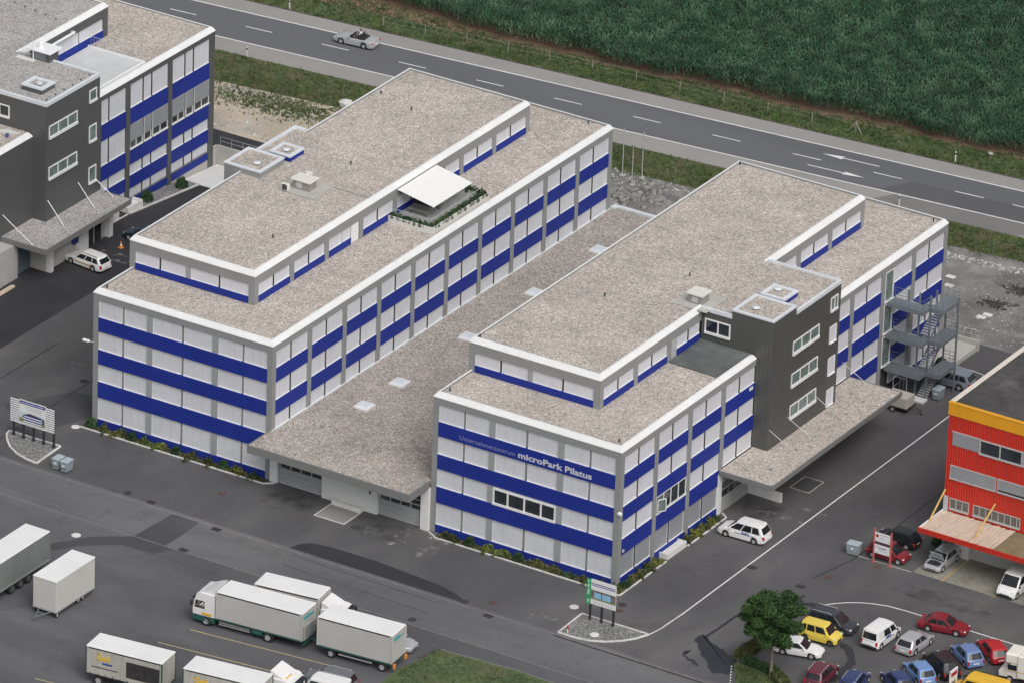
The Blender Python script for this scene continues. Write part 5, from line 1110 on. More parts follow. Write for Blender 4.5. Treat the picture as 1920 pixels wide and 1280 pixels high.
# lorry 1 with driver
t1 = thing('lorry', 'white and green box lorry with driver at the open cab window', 'truck', (-20.05,-24.75,0.01), 'lorries and trailers in the truck park', False, math.radians(180+YAW))
bb = box_body(t1, -4.15, 4.12, 2.5, 1.05, 3.62, tarp, roof_w, green_ch)
rigging(t1, -4.2, 6.2, 1.0, green_ch); lorry_cab(t1, 4.28, 2.42, P_white, P_green, 3.05, open_side=1)
for sy in (1,-1):
    build('side_guard', MB().box(.9,3.9,sy*1.15-.03,sy*1.15+.03,.45,.55).box(.9,3.9,sy*1.15-.03,sy*1.15+.03,.65,.75), alu, t1)
    build('fender', MB().cbox(4.55,5.6,min(sy*.95,sy*1.24),max(sy*.95,sy*1.24),.98,1.30,.06), mat('orange_yellow_panel', (0.72,0.33,0.03), .5), t1)
    for x in (5.15,-.85): add_wheel(t1, x, sy*1.08, .46, .28)
    for x in (-.85,): add_wheel(t1, x, sy*.78, .46, .26)
build('tank', MB().lathe([(.05,-.5),(.30,-.48),(.30,.48),(.05,.5)], (.2,.95,.62), 'x', 14), P_green, t1)
build('tail_lift', MB().cbox(-4.32,-4.20,-1.1,1.1,1.0,2.35,.03), alu, t1)
rl_ = build('rear_print', MB().box(-4.165,-4.152,-.95,.95,2.85,3.05).box(-4.165,-4.152,-.2,.95,3.05,3.2), mat('teal_print', (0.05,0.30,0.30), .5), t1)
build('rear_bumper', MB().box(-4.25,-4.15,-1.15,1.15,.5,.68), P_green, t1)
# its trailer
t2 = thing('trailer', 'grey box trailer with green chassis coupled behind the white lorry', 'trailer', (-10.95,-23.75,0.01), 'lorries and trailers in the truck park', False, math.radians(180+YAW))
bb = box_body(t2, -3.52, 3.60, 2.5, 1.02, 3.72, tarp, roof_w, green_ch); rigging(t2, -3.5, 3.5, .98, green_ch)
for sy in (1,-1):
    build('side_guard', MB().box(-1.6,1.6,sy*1.15-.03,sy*1.15+.03,.5,.64), alu, t2)
    for x in (2.35,-2.55): add_wheel(t2, x, sy*1.05, .42, .28)
    build('marker_flag', MB().box(-3.75,-3.62,sy*1.05-.16,sy*1.05+.16,.55,.95), lamp_o, t2)
build('drawbar', MB().path([(3.5,-.4,.72),(5.0,0,.68),(3.5,.4,.72)],.06,6), P_green, t2)
build('rear_print', MB().box(-3.535,-3.522,-.9,.9,2.95,3.12).box(-3.535,-3.522,-.1,.9,3.12,3.3), mat('teal_print', (0.05,0.30,0.30)), t2)
# lorry 2 behind, facing the other way
t3 = thing('lorry', 'white box lorry parked behind the driven lorry and facing the street corner', 'truck', (-19.45,-21.55,0.01), 'lorries and trailers in the truck park', False, math.radians(8))
box_body(t3, -3.05, 3.0, 2.35, 1.02, 3.58, tarp, roof_w, green_ch); rigging(t3, -3.1, 5.2, .98, green_ch); lorry_cab(t3, 3.2, 2.35, P_white, P_green, 2.55)
for sy in (1,-1):
    for x in (4.2,-1.4): add_wheel(t3, x, sy*1.02, .44, .28)
build('deflector_print', MB().box(3.9,4.2,-1.05,-1.035,2.7,2.9), P_orange, t3)
# curtain sided lorries at the lower edge
logo = mat('yellow_print', (0.72,0.43,0.03), .5)
def swap_body(name, label, x, y, yaw, L):
    t = thing(name, label, 'truck', (x,y,0.01), 'lorries and trailers in the truck park', False, math.radians(yaw))
    box_body(t, -L/2, L/2, 2.5, 1.05, 3.62, tarp_old, roof_w, chassis_dark, stakes=True); rigging(t, -L/2, L/2, 1.0, chassis_dark)
    lg = MB()
    for i, (dx, h_) in enumerate(((0,.62),(.30,.40),(.48,.40),(.66,.40),(.88,.40),(1.06,.60))): lg.box(-L/2+1.05+dx,-L/2+1.05+dx+.15,-1.268,-1.256,2.45,2.45+h_)
    lg.box(-L/2+1.05,-L/2+1.5,-1.268,-1.256,2.95,3.07).box(-L/2+1.05,-L/2+2.25,-1.268,-1.256,2.45,2.56)
    build('side_lettering', lg, logo, t); build('side_print', MB().box(-L/2+1.5,-L/2+2.45,-1.268,-1.256,2.12,2.3), mat('navy_print', (0.04,0.05,0.22)), t)
    build('small_print', MB().box(-L/2+.5,-L/2+3.0,-1.266,-1.256,1.72,1.80), trim, t)
    build('dark_panel', MB().box(L/2-3.35,L/2-.2,-1.268,-1.256,1.45,2.95), mat('dark_screen', (0.028,0.027,0.027), .4, .3, 2), t)
    for sy in (1,-1):
        for xx in (-L/2+1.1, L/2-1.6): add_wheel(t, xx, sy*1.05, .45, .28)
    for i in range(10): build('curtain_strap', MB().box(-L/2+.4+i*(L-.8)/9-.03,-L/2+.4+i*(L-.8)/9+.03,-1.27,-1.255,.9,1.2), trim, t)
    return t
swap_body('lorry_trailer', 'weathered curtain sided trailer with yellow lettering and dark side panel', -24.19, -39.1, 7.0, 7.12)
swap_body('lorry_trailer', 'weathered curtain sided trailer behind the white tractor unit, yellow lettering half cut off', -15.3, -37.75, 8.0, 7.1)
# white tractor unit and crew cab van between
t5 = thing('tractor_unit', 'white tractor unit with tall wind deflector beside the weathered trailers', 'truck', (-12.7,-34.4,0.01), 'lorries and trailers in the truck park', False, math.radians(6))
rigging(t5, -3.5, 2.0, 1.0, chassis_dark); lorry_cab(t5, .0, 2.4, P_white, P_green, 2.85)
build('deflector_print', MB().box(1.35,1.42,-.8,.2,2.88,3.0), P_orange, t5)
for sy in (1,-1):
    for x in (1.1,-2.4): add_wheel(t5, x, sy*1.05, .46, .28)
car('parked_van', 'white crew van parked between the tractor unit and the grey estate', 'van', P_white, (-9.7,-31.6), 187, 'van', 4.9, 1.9, 2.1, 3.0, windows=[(.04,.28),(.33,.58),(.62,.9)])
# long semi-trailer and flat box trailer on the left
t6 = thing('semi_trailer', 'long dark grey curtain semi-trailer with white roof and three axles', 'trailer', (-43.15,-32.1,0.01), 'lorries and trailers in the truck park', False, math.radians(90))
box_body(t6, -6.8, 6.55, 2.55, 1.05, 3.78, tarp_dk, roof_w, steel, slit=False); rigging(t6, -6.6, 6.4, 1.0, chassis_dark)
build('edge_rail', MB().box(-6.8,6.57,-1.31,-1.28,1.0,1.10), alu, t6)
for x in (1.05,2.3,3.5):
    for sy in (1,-1): add_wheel(t6, x, sy*1.08, .48, .30, rim_dark)
t7 = thing('box_trailer', 'tall pale box trailer with bare drawbar standing alone', 'trailer', (-37.4,-29.85,0.01), 'lorries and trailers in the truck park', False, math.radians(-90))
plain = mat('pale_box_panel', (0.47,0.46,0.43), .6, .02, 1.0, .05, .5)
b7 = build('box_body', MB().cbox(-2.92,2.92,-1.2,1.2,.62,3.46,.03), plain, t7); build('roof_sheet', MB().cbox(-2.95,2.95,-1.23,1.23,3.45,3.55,.03), roof_w, b7); build('edge_rail', MB().box(-2.94,2.94,-1.23,1.23,.52,.64), alu, b7)
for sy in (1,-1):
    for x in (-.65,-1.3): add_wheel(t7, x, sy*1.0, .30, .2)
    add_wheel(t7, 2.6, sy*1.05, .26, .18)
build('drawbar', MB().path([(2.7,-.7,.5),(4.3,0,.45),(2.7,.7,.5)],.045,6).path([(3.4,-.38,.48),(3.4,.38,.48)],.04,6).tube((4.2,0,.45),(4.6,0,.45),.05,6).tube((4.3,0,.45),(4.3,0,.02),.03,6), steel, t7)
# small covered trailer under the eastern canopy
t8 = thing('small_trailer', 'small beige covered trailer standing at the end of the gravel canopy', 'trailer', (2.75,45.3,0.01), None, False, math.radians(0))
build('box_body', MB().cbox(-1.25,1.05,-.75,.75,.5,1.55,.05), mat('beige_tarpaulin', (0.36,0.33,0.29), .8, .06, 2), t8); build('chassis', MB().box(-1.3,1.15,-.8,.8,.42,.5).path([(1.1,-.5,.45),(2.3,0,.42),(1.1,.5,.45)],.035,6), trim, t8)
for sy in (1,-1): add_wheel(t8, -.3, sy*.85, .28, .18)
build('jockey_wheel', MB().tube((2.2,0,.42),(2.2,0,.08),.03,6).lathe([(.10,-.03),(.10,.03)], (2.2,0,.10), 'y', 12), trim, t8)
# ---------------------------------------------------------------- people
skin_m = mat('skin', (0.50,0.30,0.22), .6); hair_m = mat('dark_hair', (0.045,0.03,0.022), .7); shirt_w = mat('white_shirt', (0.72,0.73,0.74), .8); shirt_d = mat('dark_jacket', (0.05,0.05,0.06), .8); trousers = mat('grey_trousers', (0.11,0.115,0.13), .85)
def person(label, loc, yaw, shirt, arm_out=False, group=None):
    """seated figure: one continuous body grown from a joint skeleton, five fingers on each hand"""
    J = [((0,0,0),.13),((.02,0,.22),.125),((.05,0,.42),.12),((.07,0,.53),.055),((.10,0,.62),.075),((.12,0,.70),.085),((.11,0,.78),.06)]
    E = [(0,1),(1,2),(2,3),(3,4),(4,5),(5,6)]
    hands = []
    for s in (1,-1):
        out = arm_out and s == 1
        k = len(J); J += [((.05,s*.17,.44),.065),((.16,s*(.36 if out else .24),.24 if not out else .30),.05),((.36,s*(.34 if out else .20),.30 if not out else .28),.035),((.43,s*(.33 if out else .18),.32 if not out else .27),.036)]
        E += [(2,k),(k,k+1),(k+1,k+2),(k+2,k+3)]; hands.append((J[-1][0], J[-2][0], s))
        k = len(J); J += [((.05,s*.10,-.01),.095),((.42,s*.13,.07),.07),((.50,s*.13,-.34),.05),((.62,s*.13,-.37),.04)]
        E += [(0,k),(k,k+1),(k+1,k+2),(k+2,k+3)]
    me = bpy.data.meshes.new('person'); me.from_pydata([j[0] for j in J], E, []); o = bpy.data.objects.new('person', me); COL.objects.link(o)
    sk = o.modifiers.new('skin', 'SKIN'); sk.use_smooth_shade = True
    for i, j in enumerate(J): me.skin_vertices[0].data[i].radius = (j[1], j[1])
    me.skin_vertices[0].data[0].use_root = True
    o.modifiers.new('sub', 'SUBSURF').levels = 2
    em = bpy.data.meshes.new_from_object(o.evaluated_get(bpy.context.evaluated_depsgraph_get())); bpy.data.objects.remove(o); bpy.data.meshes.remove(me)
    mb = MB(); mb.add([v.co[:] for v in em.vertices], [tuple(p.vertices) for p in em.polygons]); bpy.data.meshes.remove(em)
    for h, w, s in hands:
        h, w = Vector(h), Vector(w); d = (h-w).normalized(); a = Vector((0,0,1)).cross(d).normalized()
        for i, (off, ln) in enumerate(((-.030,.07),(-.010,.085),(.010,.08),(.028,.065))):
            p = h+a*off; q = p+d*ln*.6+Vector((0,0,-.01)); mb.tube(p, q, .010, 6).tube(q, q+d*ln*.4+Vector((0,0,-.03)), .009, 6, .007)
        p = h-d*.03-a*.032*s; mb.tube(p, p+d*.05-a*.03*s+Vector((0,0,-.01)), .011, 6, .009)
    po = build('person', mb, [shirt, skin_m, trousers], None, smooth=60)
    c = OFF[po]; mi = []
    for p in po.data.polygons:
        q = p.center+c
        if q.z > .54: mi.append(1)
        elif q.x > .30 and abs(q.y) > .14 and q.z > .19: mi.append(1)
        elif q.z < .10 or q.x > .22: mi.append(2)
        else: mi.append(0)
    po.data.polygons.foreach_set('material_index', mi)
    M = Matrix.Translation(loc) @ Matrix.Rotation(yaw, 4, 'Z'); po.location = M @ c; po.rotation_euler.z = yaw; OFF[po] = Vector((0,0,0))
    hb = MB().lathe([(.012,.105),(.06,.09),(.085,.05),(.092,0),(.088,-.03),(.05,-.03)], (.085,0,.745), n=14)
    hb.v = [(x-.02*(z < .74), y, z) for x, y, z in hb.v]
    OFF[po] = c; build('hair', hb, hair_m, po, smooth=60)
    nb = MB().add([(.195,-.012,.69),(.195,.012,.69),(.222,0,.685),(.198,0,.725)], [(0,1,2),(0,2,3),(1,3,2)]); build('nose', nb, skin_m, po)
    return props(po, label, 'person', group)
def in_thing(t, p): return t.matrix_basis @ Vector(p)
person('person in a white shirt sitting at the lorry wheel with one arm out', in_thing(t1, (5.52,.86,1.62)), math.radians(180+YAW), shirt_w, True)
person('person in a dark jacket driving the silver roadster', in_thing(cv, (-.36,.36,.72)), math.radians(184.5), shirt_d)
person('person in a white shirt in the passenger seat of the silver roadster', in_thing(cv, (-.36,-.36,.72)), math.radians(184.5), shirt_w)

# ---------------------------------------------------------------- sign boards
post_dark = mat('dark_post', (0.022,0.023,0.028), .6); board_w = mat('board_white', (0.74,0.75,0.76), .5, .02, 2)
bd = thing('billboard', 'wide slatted billboard showing a striped building, on five dark posts', 'billboard', (-57.3,-5.85,0.06))
for x in (-59.44,-58.37,-57.28,-56.19,-55.09):
    build('post', MB().box(x-.08,x+.08,-5.93,-5.77,0.02,3.8), post_dark, bd); build('post_foot', MB().cbox(x-.16,x+.16,-6.0,-5.7,.02,.14,.02), post_dark, bd)
build('brace', MB().tube((-59.44,-5.8,.9),(-57.9,-5.0,.06),.05,6), post_dark, bd)
pn = build('panel', MB().box(-58.76,-55.94,-5.99,-5.94,1.27+.2,3.88), board_w, bd)
def fp(root, x0, x1, z0, z1, y, m, nm='print'): return build(nm, MB().box(x0,x1,y-.006,y,z0,z1), m, root)
hd = fp(pn, -58.72, -55.98, 3.50, 3.80, -5.995, blue, 'header')
lettering(hd, 'Unternehmerzentrum microPark', 'F', -6.001, -58.62, 3.58, .22, board_w, .004, width=2.5, d=.004, depth=.002)
sky_p = mat('print_sky', (0.50,0.58,0.62), .5); hill_p = mat('print_hill', (0.05,0.05,0.045), .5); green_p = mat('print_green', (0.16,0.19,0.08), .5, .2, 4)
fp(pn, -58.74, -55.96, 1.95, 2.75, -5.994, sky_p); fp(pn, -58.74, -55.96, 1.72, 2.12, -5.998, green_p)
build('print', MB().extr([(-58.5,2.12),(-58.3,2.45),(-57.6,2.72),(-56.6,2.62),(-56.05,2.5),(-56.0,2.05),(-56.25,2.0),(-56.3,2.4),(-57.6,2.5),(-58.2,2.3)], 'y', -6.006, -6.0), hill_p, pn)
for k in range(6): fp(pn, -58.3+.03*k, -56.35, 1.80+.12*k, 1.80+.12*k+.115, -6.012, board_w if k % 2 == 0 else blue)
for z in (3.3,3.18,3.06,2.94): fp(pn, -58.2+.3*(z < 3.1), -56.3, z, z+.03, -5.996, mat('print_grey', (0.35,0.36,0.38), .5))
for z in (1.52,1.60): fp(pn, -58.5, -56.2, z, z+.025, -5.996, MATS['print_grey'])
sl_ = MB().box(-.48,.48,-.025,.025,0,.125); slm = bpy.data.meshes.new('slat'); slm.from_pydata(sl_.v, [], sl_.f); slm.materials.append(board_w)
for x in (-59.25,-55.45):
    for k in range(11): new_obj('slat', slm, bd, (x, -5.965, 1.50+.215*k))
b2 = thing('billboard', 'white billboard with a green upright banner and blue building picture, on three posts', 'billboard', (2.3,-6.35,0.06))
for x in (1.18,2.34,3.51): build('post', MB().box(x-.085,x+.085,-6.43,-6.27,.02,4.0), post_dark, b2)
pn = build('panel', MB().box(1.27,3.76,-6.50,-6.44,1.70,4.08), board_w, b2)
gb = build('banner', MB().box(.83,1.25,-6.52,-6.46,1.60,4.03), mat('banner_green', (0.02,0.27,0.10), .5), b2)
for z, h_ in ((3.75,.16),(3.2,.36),(2.55,.5),(1.8,.3)): fp(gb, .96, 1.12, z, z+h_, -6.522, mat('banner_pale', (0.40,0.66,0.50), .5), 'lettering_bar')
for z in (3.66,3.50): fp(pn, 1.32, 3.70, z, z+.07, -6.502, blue)
fp(pn, 1.28, 3.75, 2.22, 3.08, -6.503, mat('print_brown', (0.13,0.105,0.095), .5, .4, 3)); fp(pn, 1.28, 3.75, 2.20, 2.36, -6.508, green_p)
lb = mat('print_blue_block', (0.20,0.42,0.66), .5, .1, 5)
for a, b in ((1.62,2.30),(2.42,3.25)): fp(pn, a, b, 2.36, 2.90, -6.513, lb)
for z in (1.84,1.95): fp(pn, 1.5, 3.5, z, z+.03, -6.503, MATS['print_grey'])
s3 = thing('sign_board', 'red framed sign board with two white company panels at the car park', 'sign', (16.57,17.4,0.01))
red_post = mat('red_post', (0.42,0.10,0.085), .5)
for x in (15.73,17.39):
    build('post', MB().box(x-.07,x+.07,17.34,17.46,.01,3.28), red_post, s3); build('post_foot', MB().box(x-.16,x+.16,17.28,17.52,.01,.06), red_post, s3)
pa = build('panel', MB().box(15.80,17.32,17.37,17.42,2.12,2.98), board_w, s3); pb = build('panel', MB().box(15.80,17.32,17.37,17.42,.97,1.82), board_w, s3); build('panel', MB().box(15.80,17.32,17.38,17.42,1.84,2.10), mat('maroon_panel', (0.075,0.03,0.045), .5), s3)
build('emblem', MB().lathe([(.15,0),(.15,.008),(.06,.008),(.055,.002),(.01,.002)], (16.0,17.368,2.66), 'y', 20), lamp_r, pa)
for z, a, b in ((2.78,16.3,17.1),(2.5,16.2,16.8),(2.22,15.9,16.0),(2.30,17.1,17.2)): fp(pa, a, b, z, z+.05, 17.369, MATS['print_grey'])
lt = build('lettering', MB().box(16.2,16.95,17.36,17.369,1.46,1.60), mat('print_steel_blue', (0.22,0.27,0.36), .5), pb)
build('emblem', MB().lathe([(.10,0),(.10,.008),(.03,.008)], (16.0,17.368,1.6), 'y', 16), MATS['print_grey'], pb)
for z, a, b in ((1.28,16.2,17.0),(1.06,15.95,16.15),(1.05,17.1,17.2)): fp(pb, a, b, z, z+.05, 17.369, MATS['print_grey'])
nb_ = thing('notice_board', 'white framed notice board with red heading among the parked cars', 'sign', (33.25,0,0.01), None, True)
nb_.location = (33.25,0,0.01); 
for y in (-.58,.58): build('post', MB().box(33.2,33.3,y-.06,y+.06,.01,2.3), white_frame, nb_)
build('panel', MB().box(33.22,33.29,-.52,.52,1.25,2.2), board_w, nb_); build('header', MB().box(33.29,33.31,-.5,.5,1.75,2.1), lamp_r, nb_); build('crossbar', MB().box(33.18,33.32,-.64,.64,2.2,2.32), white_frame, nb_)

# ---------------------------------------------------------------- waste containers, cone, small street things
bin_m = mat('bin_grey', (0.20,0.24,0.26), .5, .06, 3, .06, .6); lid_m = mat('bin_lid', (0.30,0.36,0.40), .45, .05, 3)
def bin_(label, x, y, w, d, yaw=0, h=1.12, group=None):
    t = thing('waste_container', label, 'bin', (x,y,0.01), group, False, math.radians(yaw))
    build('body', MB().add([(-w/2+.05,-d/2+.05,.12),(w/2-.05,-d/2+.05,.12),(w/2-.05,d/2-.05,.12),(-w/2+.05,d/2-.05,.12),(-w/2,-d/2,h-.1),(w/2,-d/2,h-.1),(w/2,d/2,h-.1),(-w/2,d/2,h-.1)], [(3,2,1,0),(4,5,6,7),(0,1,5,4),(1,2,6,5),(2,3,7,6),(3,0,4,7)]), bin_m, t)
    build('lid', MB().cbox(-w/2-.04,w/2+.04,-d/2-.04,d/2+.04,h-.1,h,.035), lid_m, t)
    for k in range(3): build('rib', MB().box(-w/2-.012+.02*(2-k),w/2+.012-.02*(2-k),-d/2-.01+.02*(2-k),-d/2+.03,.35+.22*k,.40+.22*k), lid_m, t)
    build('label_plate', MB().box(-.13,.13,-d/2-.005,-d/2+.02,.62,.80), board_w, t)
    for sx in (1,-1):
        for sy in (1,-1): build('castor', MB().lathe([(.07,-.025),(.07,.025)], (sx*(w/2-.14),sy*(d/2-.14),.07), 'y', 12), trim, t)
bin_('grey waste container nearer the slatted billboard of two side by side', -52.45, -8.95, .72, 1.05)
bin_('grey waste container farther from the slatted billboard of two side by side', -51.52, -9.0, .72, 1.05)
bin_('wide grey waste container at the end of the white line by the red framed sign', 13.6, 17.7, 1.15, .85, 6)
bin_('grey waste container standing at the foot of the steel fire escape', 4.55, 49.2, .75, 1.1)
cn_ = thing('traffic_cone', 'red and white traffic cone standing on rubble near the dark green car', 'cone', (-73.95,32.4,0.01))
build('body', MB().lathe([(.17,.04),(.13,.22)], (-73.95,32.4,.01), n=16).lathe([(.09,.40),(.04,.62),(.01,.63)], (-73.95,32.4,.01), n=16), lamp_o, cn_, smooth=40)
build('white_band', MB().lathe([(.13,.22),(.09,.40)], (-73.95,32.4,.01), n=16), board_w, cn_, smooth=40); build('base', MB().cbox(-74.18,-73.72,32.17,32.63,.01,.06,.015), lamp_o, cn_)
for x, y, lab in ((-19.53,96.0,'white road post with black band in the verge beside the maize, near the lane arrows'),(-92.15,89.1,'white road post with black band in the verge across from the roadster'),(-89.05,76.65,'white road post in the grass beside the slate tower block'),(-18.97,83.89,'white road post at the highway edge behind the eastern block')):
    t = thing('road_post', lab, 'road post', (x,y,0.01), 'road posts along the highway')
    build('post', MB().prism([(x-.06,y-.05),(x+.06,y-.05),(x+.04,y+.06),(x-.04,y+.06)], .01, 1.08), board_w, t); build('reflector_band', MB().prism([(x-.065,y-.055),(x+.065,y-.055),(x+.045,y+.065),(x-.045,y+.065)], .78, .96), trim, t)
wood = mat('weathered_wood', (0.22,0.20,0.17), .9, .15, 4)
fpos = [(-82.2,90.96),(-77.7,91.7),(-73.15,92.3),(-68.6,92.8),(-64.2,93.5),(-59.6,94.1),(-54.7,94.4),(-49.8,94.6),(-45.0,94.95),(-40.2,95.3),(-35.5,95.85)]
for i, (x, y) in enumerate(fpos):
    q = MB().tube((x,y,0),(x+.03,y,1.15),.05,7,.045)
    props(build('fence_post', q, wood, None), 'thin weathered wooden fence post in the grass beside the maize field', 'fence post', 'wire fence posts beside the maize')
wt = MB()
for a, b in zip(fpos[:-1], fpos[1:]):
    for z in (.55,1.05): wt.tube((*a,z),(*b,z),.006,4)
wt.tube((-35.5,95.85,1.05),(-30.9,96.3,.95),.006,4)
props(build('fence_wire', wt, steel_pale, None), 'thin wire strung between the fence posts along the maize', 'wire')
t = thing('end_post', 'splayed wooden end post of the wire fence beside the maize', 'fence post', (-30.88,96.4,0)); build('post', MB().tube((-30.88,96.4,0),(-30.88,96.4,1.2),.07,8), wood, t)
for dx in (-.8,.8): build('strut', MB().tube((-30.88+dx,96.4-.2,0),(-30.88,96.4,1.05),.05,7), wood, t)
t = thing('marker_sign', 'small white marker plate on a short stake in the verge beside the maize', 'marker', (-16.75,98.0,0)); build('stake', MB().tube((-16.75,98.0,0),(-16.75,98.0,.9),.03,6), wood, t); build('plate', MB().box(-16.97,-16.53,97.96,97.99,.82,1.05), board_w, t)
for x, y, h_, d in ((-44.09,74.17,4.95,1),(-42.23,72.84,4.75,-1),(-42.26,74.78,4.9,1)):
    t = thing('flagpole', 'bare slender metal flagpole with a short top arm behind the western block', 'flagpole', (x,y,0), 'bare flagpoles on the rubble ground')
    build('pole', MB().tube((x,y,0),(x,y,h_),.055,8,.035), steel_pale, t); build('arm', MB().tube((x,y,h_),(x+.5*d,y-.3,h_-.35 if d > 0 else h_-.1),.02,5), steel_pale, t); build('foot', MB().cbox(x-.25,x+.25,y-.25,y+.25,0,.12,.02), concrete, t)
t = thing('hydrant_marker', 'short red and white marker post at the edge of the gravel island', 'marker', (.93,-9.6,.05)); build('post', MB().tube((.93,-9.6,.05),(.93,-9.6,.5),.05,8), board_w, t); build('cap', MB().lathe([(.09,0),(.11,.1),(.09,.22),(.02,.26)], (.93,-9.6,.5), n=12), lamp_r, t)
props(build('stone_lid', MB().lathe([(.40,0),(.40,.08),(.34,.12),(.02,.12)], (3.02,-8.6,.05), n=16), concrete_pale, None), 'pale round concrete lid lying in the gravel island under the white billboard', 'lid')
t = thing('timber_stack', 'small stack of planks lying at the white wall beside the slate tower canopy', 'planks', (-77.3,18.2,0.01))
for k, (dx, dy) in enumerate(((0,0),(.18,.1),(.38,-.1))): build('plank', MB().box(-77.55+dx,-77.40+dx,16.3+dy,19.6+dy,.01,.07), mat('bare_plank', (0.52,0.40,0.31)), t)
props(build('warning_triangle', MB().path([(-7.3,-20.7,.03),(-6.6,-20.6,.03),(-6.95,-20.1,.03),(-7.3,-20.7,.03)],.03,6), iron_rust, None), 'folded warning triangle lying on the asphalt near the silver car and lawn', 'triangle')
# terrace furniture
t = thing('terrace_table', 'dark slatted table under the white awning on the roof terrace', 'table', (-39.9,31.3,13.46))
for k in range(4): build('slat', MB().box(-41.0,-38.8,30.9+.21*k,31.08+.21*k,14.16,14.20), post_dark, t)
for x in (-40.8,-39.0):
    for y in (31.0,31.55): build('leg', MB().box(x-.03,x+.03,y-.03,y+.03,13.46,14.16), steel, t)
for yb, lab in ((30.2,'dark slatted bench on the planter side of the terrace table'),(32.4,'dark slatted bench on the far side of the terrace table')):
    t = thing('terrace_bench', lab, 'bench', (-39.9,yb,13.46))
    for k in range(2): build('slat', MB().box(-40.95,-38.75,yb-.2+.21*k,yb-.02+.21*k,13.88,13.92), wood, t)
    for x in (-40.7,-39.0): build('leg', MB().box(x-.03,x+.03,yb-.18,yb+.18,13.46,13.88), steel, t)

# ---------------------------------------------------------------- plants
def leaf_mat(name, c, c2):
    m = mat(name, c, .7, .45, 1.8, .30, .5, spec=.3, col2=c2, thr=(.45,.65)); m.use_backface_culling = False; return m
leaf_dark = leaf_mat('leaf_dark', (0.022,0.052,0.022), (0.040,0.080,0.030)); leaf_olive = leaf_mat('leaf_olive', (0.050,0.062,0.022), (0.085,0.084,0.030)); leaf_fresh = leaf_mat('leaf_fresh', (0.075,0.105,0.026), (0.17,0.17,0.035)); leaf_tree = leaf_mat('leaf_tree', (0.026,0.058,0.018), (0.050,0.096,0.026)); bark = mat('bark', (0.14,0.125,0.10), .9, .2, 5)
def leaf_cloud(pts, size, rs, up=0.35):
    """one leaf-sized kite per point"""
    n = len(pts); d = rs.normal(size=(n,3)); d[:,2] += up; d /= np.linalg.norm(d,axis=1)[:,None]
    a = np.cross(d, rs.normal(size=(n,3))); a /= np.linalg.norm(a,axis=1)[:,None]; b = np.cross(d, a); s = size*(.6+.8*rs.rand(n))[:,None]
    V = np.stack([pts-a*s, pts+b*s*.5+d*s*.15, pts+a*s, pts-b*s*.5+d*s*.15], 1).reshape(-1,3)
    return V, np.arange(4*n).reshape(-1,4)
def fast_mesh(name, V, Q, m):
    me = bpy.data.meshes.new(name); n = len(Q); k = Q.shape[1]
    me.vertices.add(len(V)); me.vertices.foreach_set('co', np.asarray(V, np.float32).ravel()); me.loops.add(n*k); me.loops.foreach_set('vertex_index', Q.ravel().astype(np.int32))
    me.polygons.add(n); me.polygons.foreach_set('loop_start', np.arange(0,n*k,k,dtype=np.int32)); me.polygons.foreach_set('loop_total', np.full(n,k,np.int32))
    me.update(calc_edges=True); me.materials.append(m); return me
SHR = {}
def shrub_mesh(kind):
    if kind in SHR: return SHR[kind]
    rs = np.random.RandomState({'ball':1,'olive':2,'fresh':3,'ragged':4}[kind]); n = {'ball':420,'olive':420,'fresh':340,'ragged':300}[kind]
    p = rs.normal(size=(n,3)); p /= np.linalg.norm(p,axis=1)[:,None]; p[:,2] = np.abs(p[:,2]); r = (.55+.45*rs.rand(n)**.4)[:,None]
    if kind != 'ball': 
        ph = np.arctan2(p[:,1],p[:,0]); r = r*(1+.22*np.sin(3*ph+1)+.18*np.sin(5*ph+2))[:,None]
    p = p*r
    V, Q = leaf_cloud(p, .17 if kind != 'fresh' else .22, rs, .6)
    V[:,2] = np.maximum(V[:,2], -.02)
    SHR[kind] = fast_mesh('shrub', V, Q, {'ball':leaf_dark,'olive':leaf_olive,'fresh':leaf_fresh,'ragged':leaf_dark}[kind]); return SHR[kind]
SLAB = {'ball': 'clipped dark green ball shrub in the bed along the %s', 'olive': 'spreading olive brown shrub in the bed along the %s', 'fresh': 'yellow green flowering shrub in the bed along the %s', 'ragged': 'loose dark green shrub in the bed along the %s'}
def shrub(kind, x, y, rx, ry, h, where, z=0.0, label=None, grp=None):
    o = new_obj('shrub', shrub_mesh(kind), None, (x,y,z)); o.scale = (rx,ry,h); o.rotation_euler.z = (x*7.3+y*3.1) % 6.28
    return props(o, label or SLAB[kind] % where, 'shrub', grp or kind+' shrubs along the '+where)
wa, wb_, wc_ = 'plain blue banded front wall', 'lettered front wall', 'side wall of the lettered block'
for kind, x, rx, h_ in (('ball',-54.75,.55,1.0),('olive',-53.3,.85,.65),('olive',-51.7,.85,.60),('ball',-50.3,.50,.85),('fresh',-48.9,.75,.55),('fresh',-47.4,.7,.5),('ball',-45.6,.52,.80),('olive',-43.9,.95,.60),('olive',-42.1,.85,.60),('ball',-40.55,.48,.85),('fresh',-39.0,.75,.55),('ragged',-37.4,.8,.5)):
    shrub(kind, x, -.48, rx, .42, h_, wa)
for kind, x, rx, h_ in (('olive',-16.6,1.0,.6),('ball',-14.7,.50,.9),('fresh',-12.9,.7,.55),('fresh',-11.3,.75,.55),('ball',-9.65,.52,.85),('olive',-7.9,.9,.65),('olive',-6.2,.85,.6),('ragged',-4.5,.7,.4),('olive',-2.9,.75,.5),('olive',-1.3,.8,.6),('olive',.25,.6,.6)):
    shrub(kind, x, -.52, rx, .45, h_, wb_)
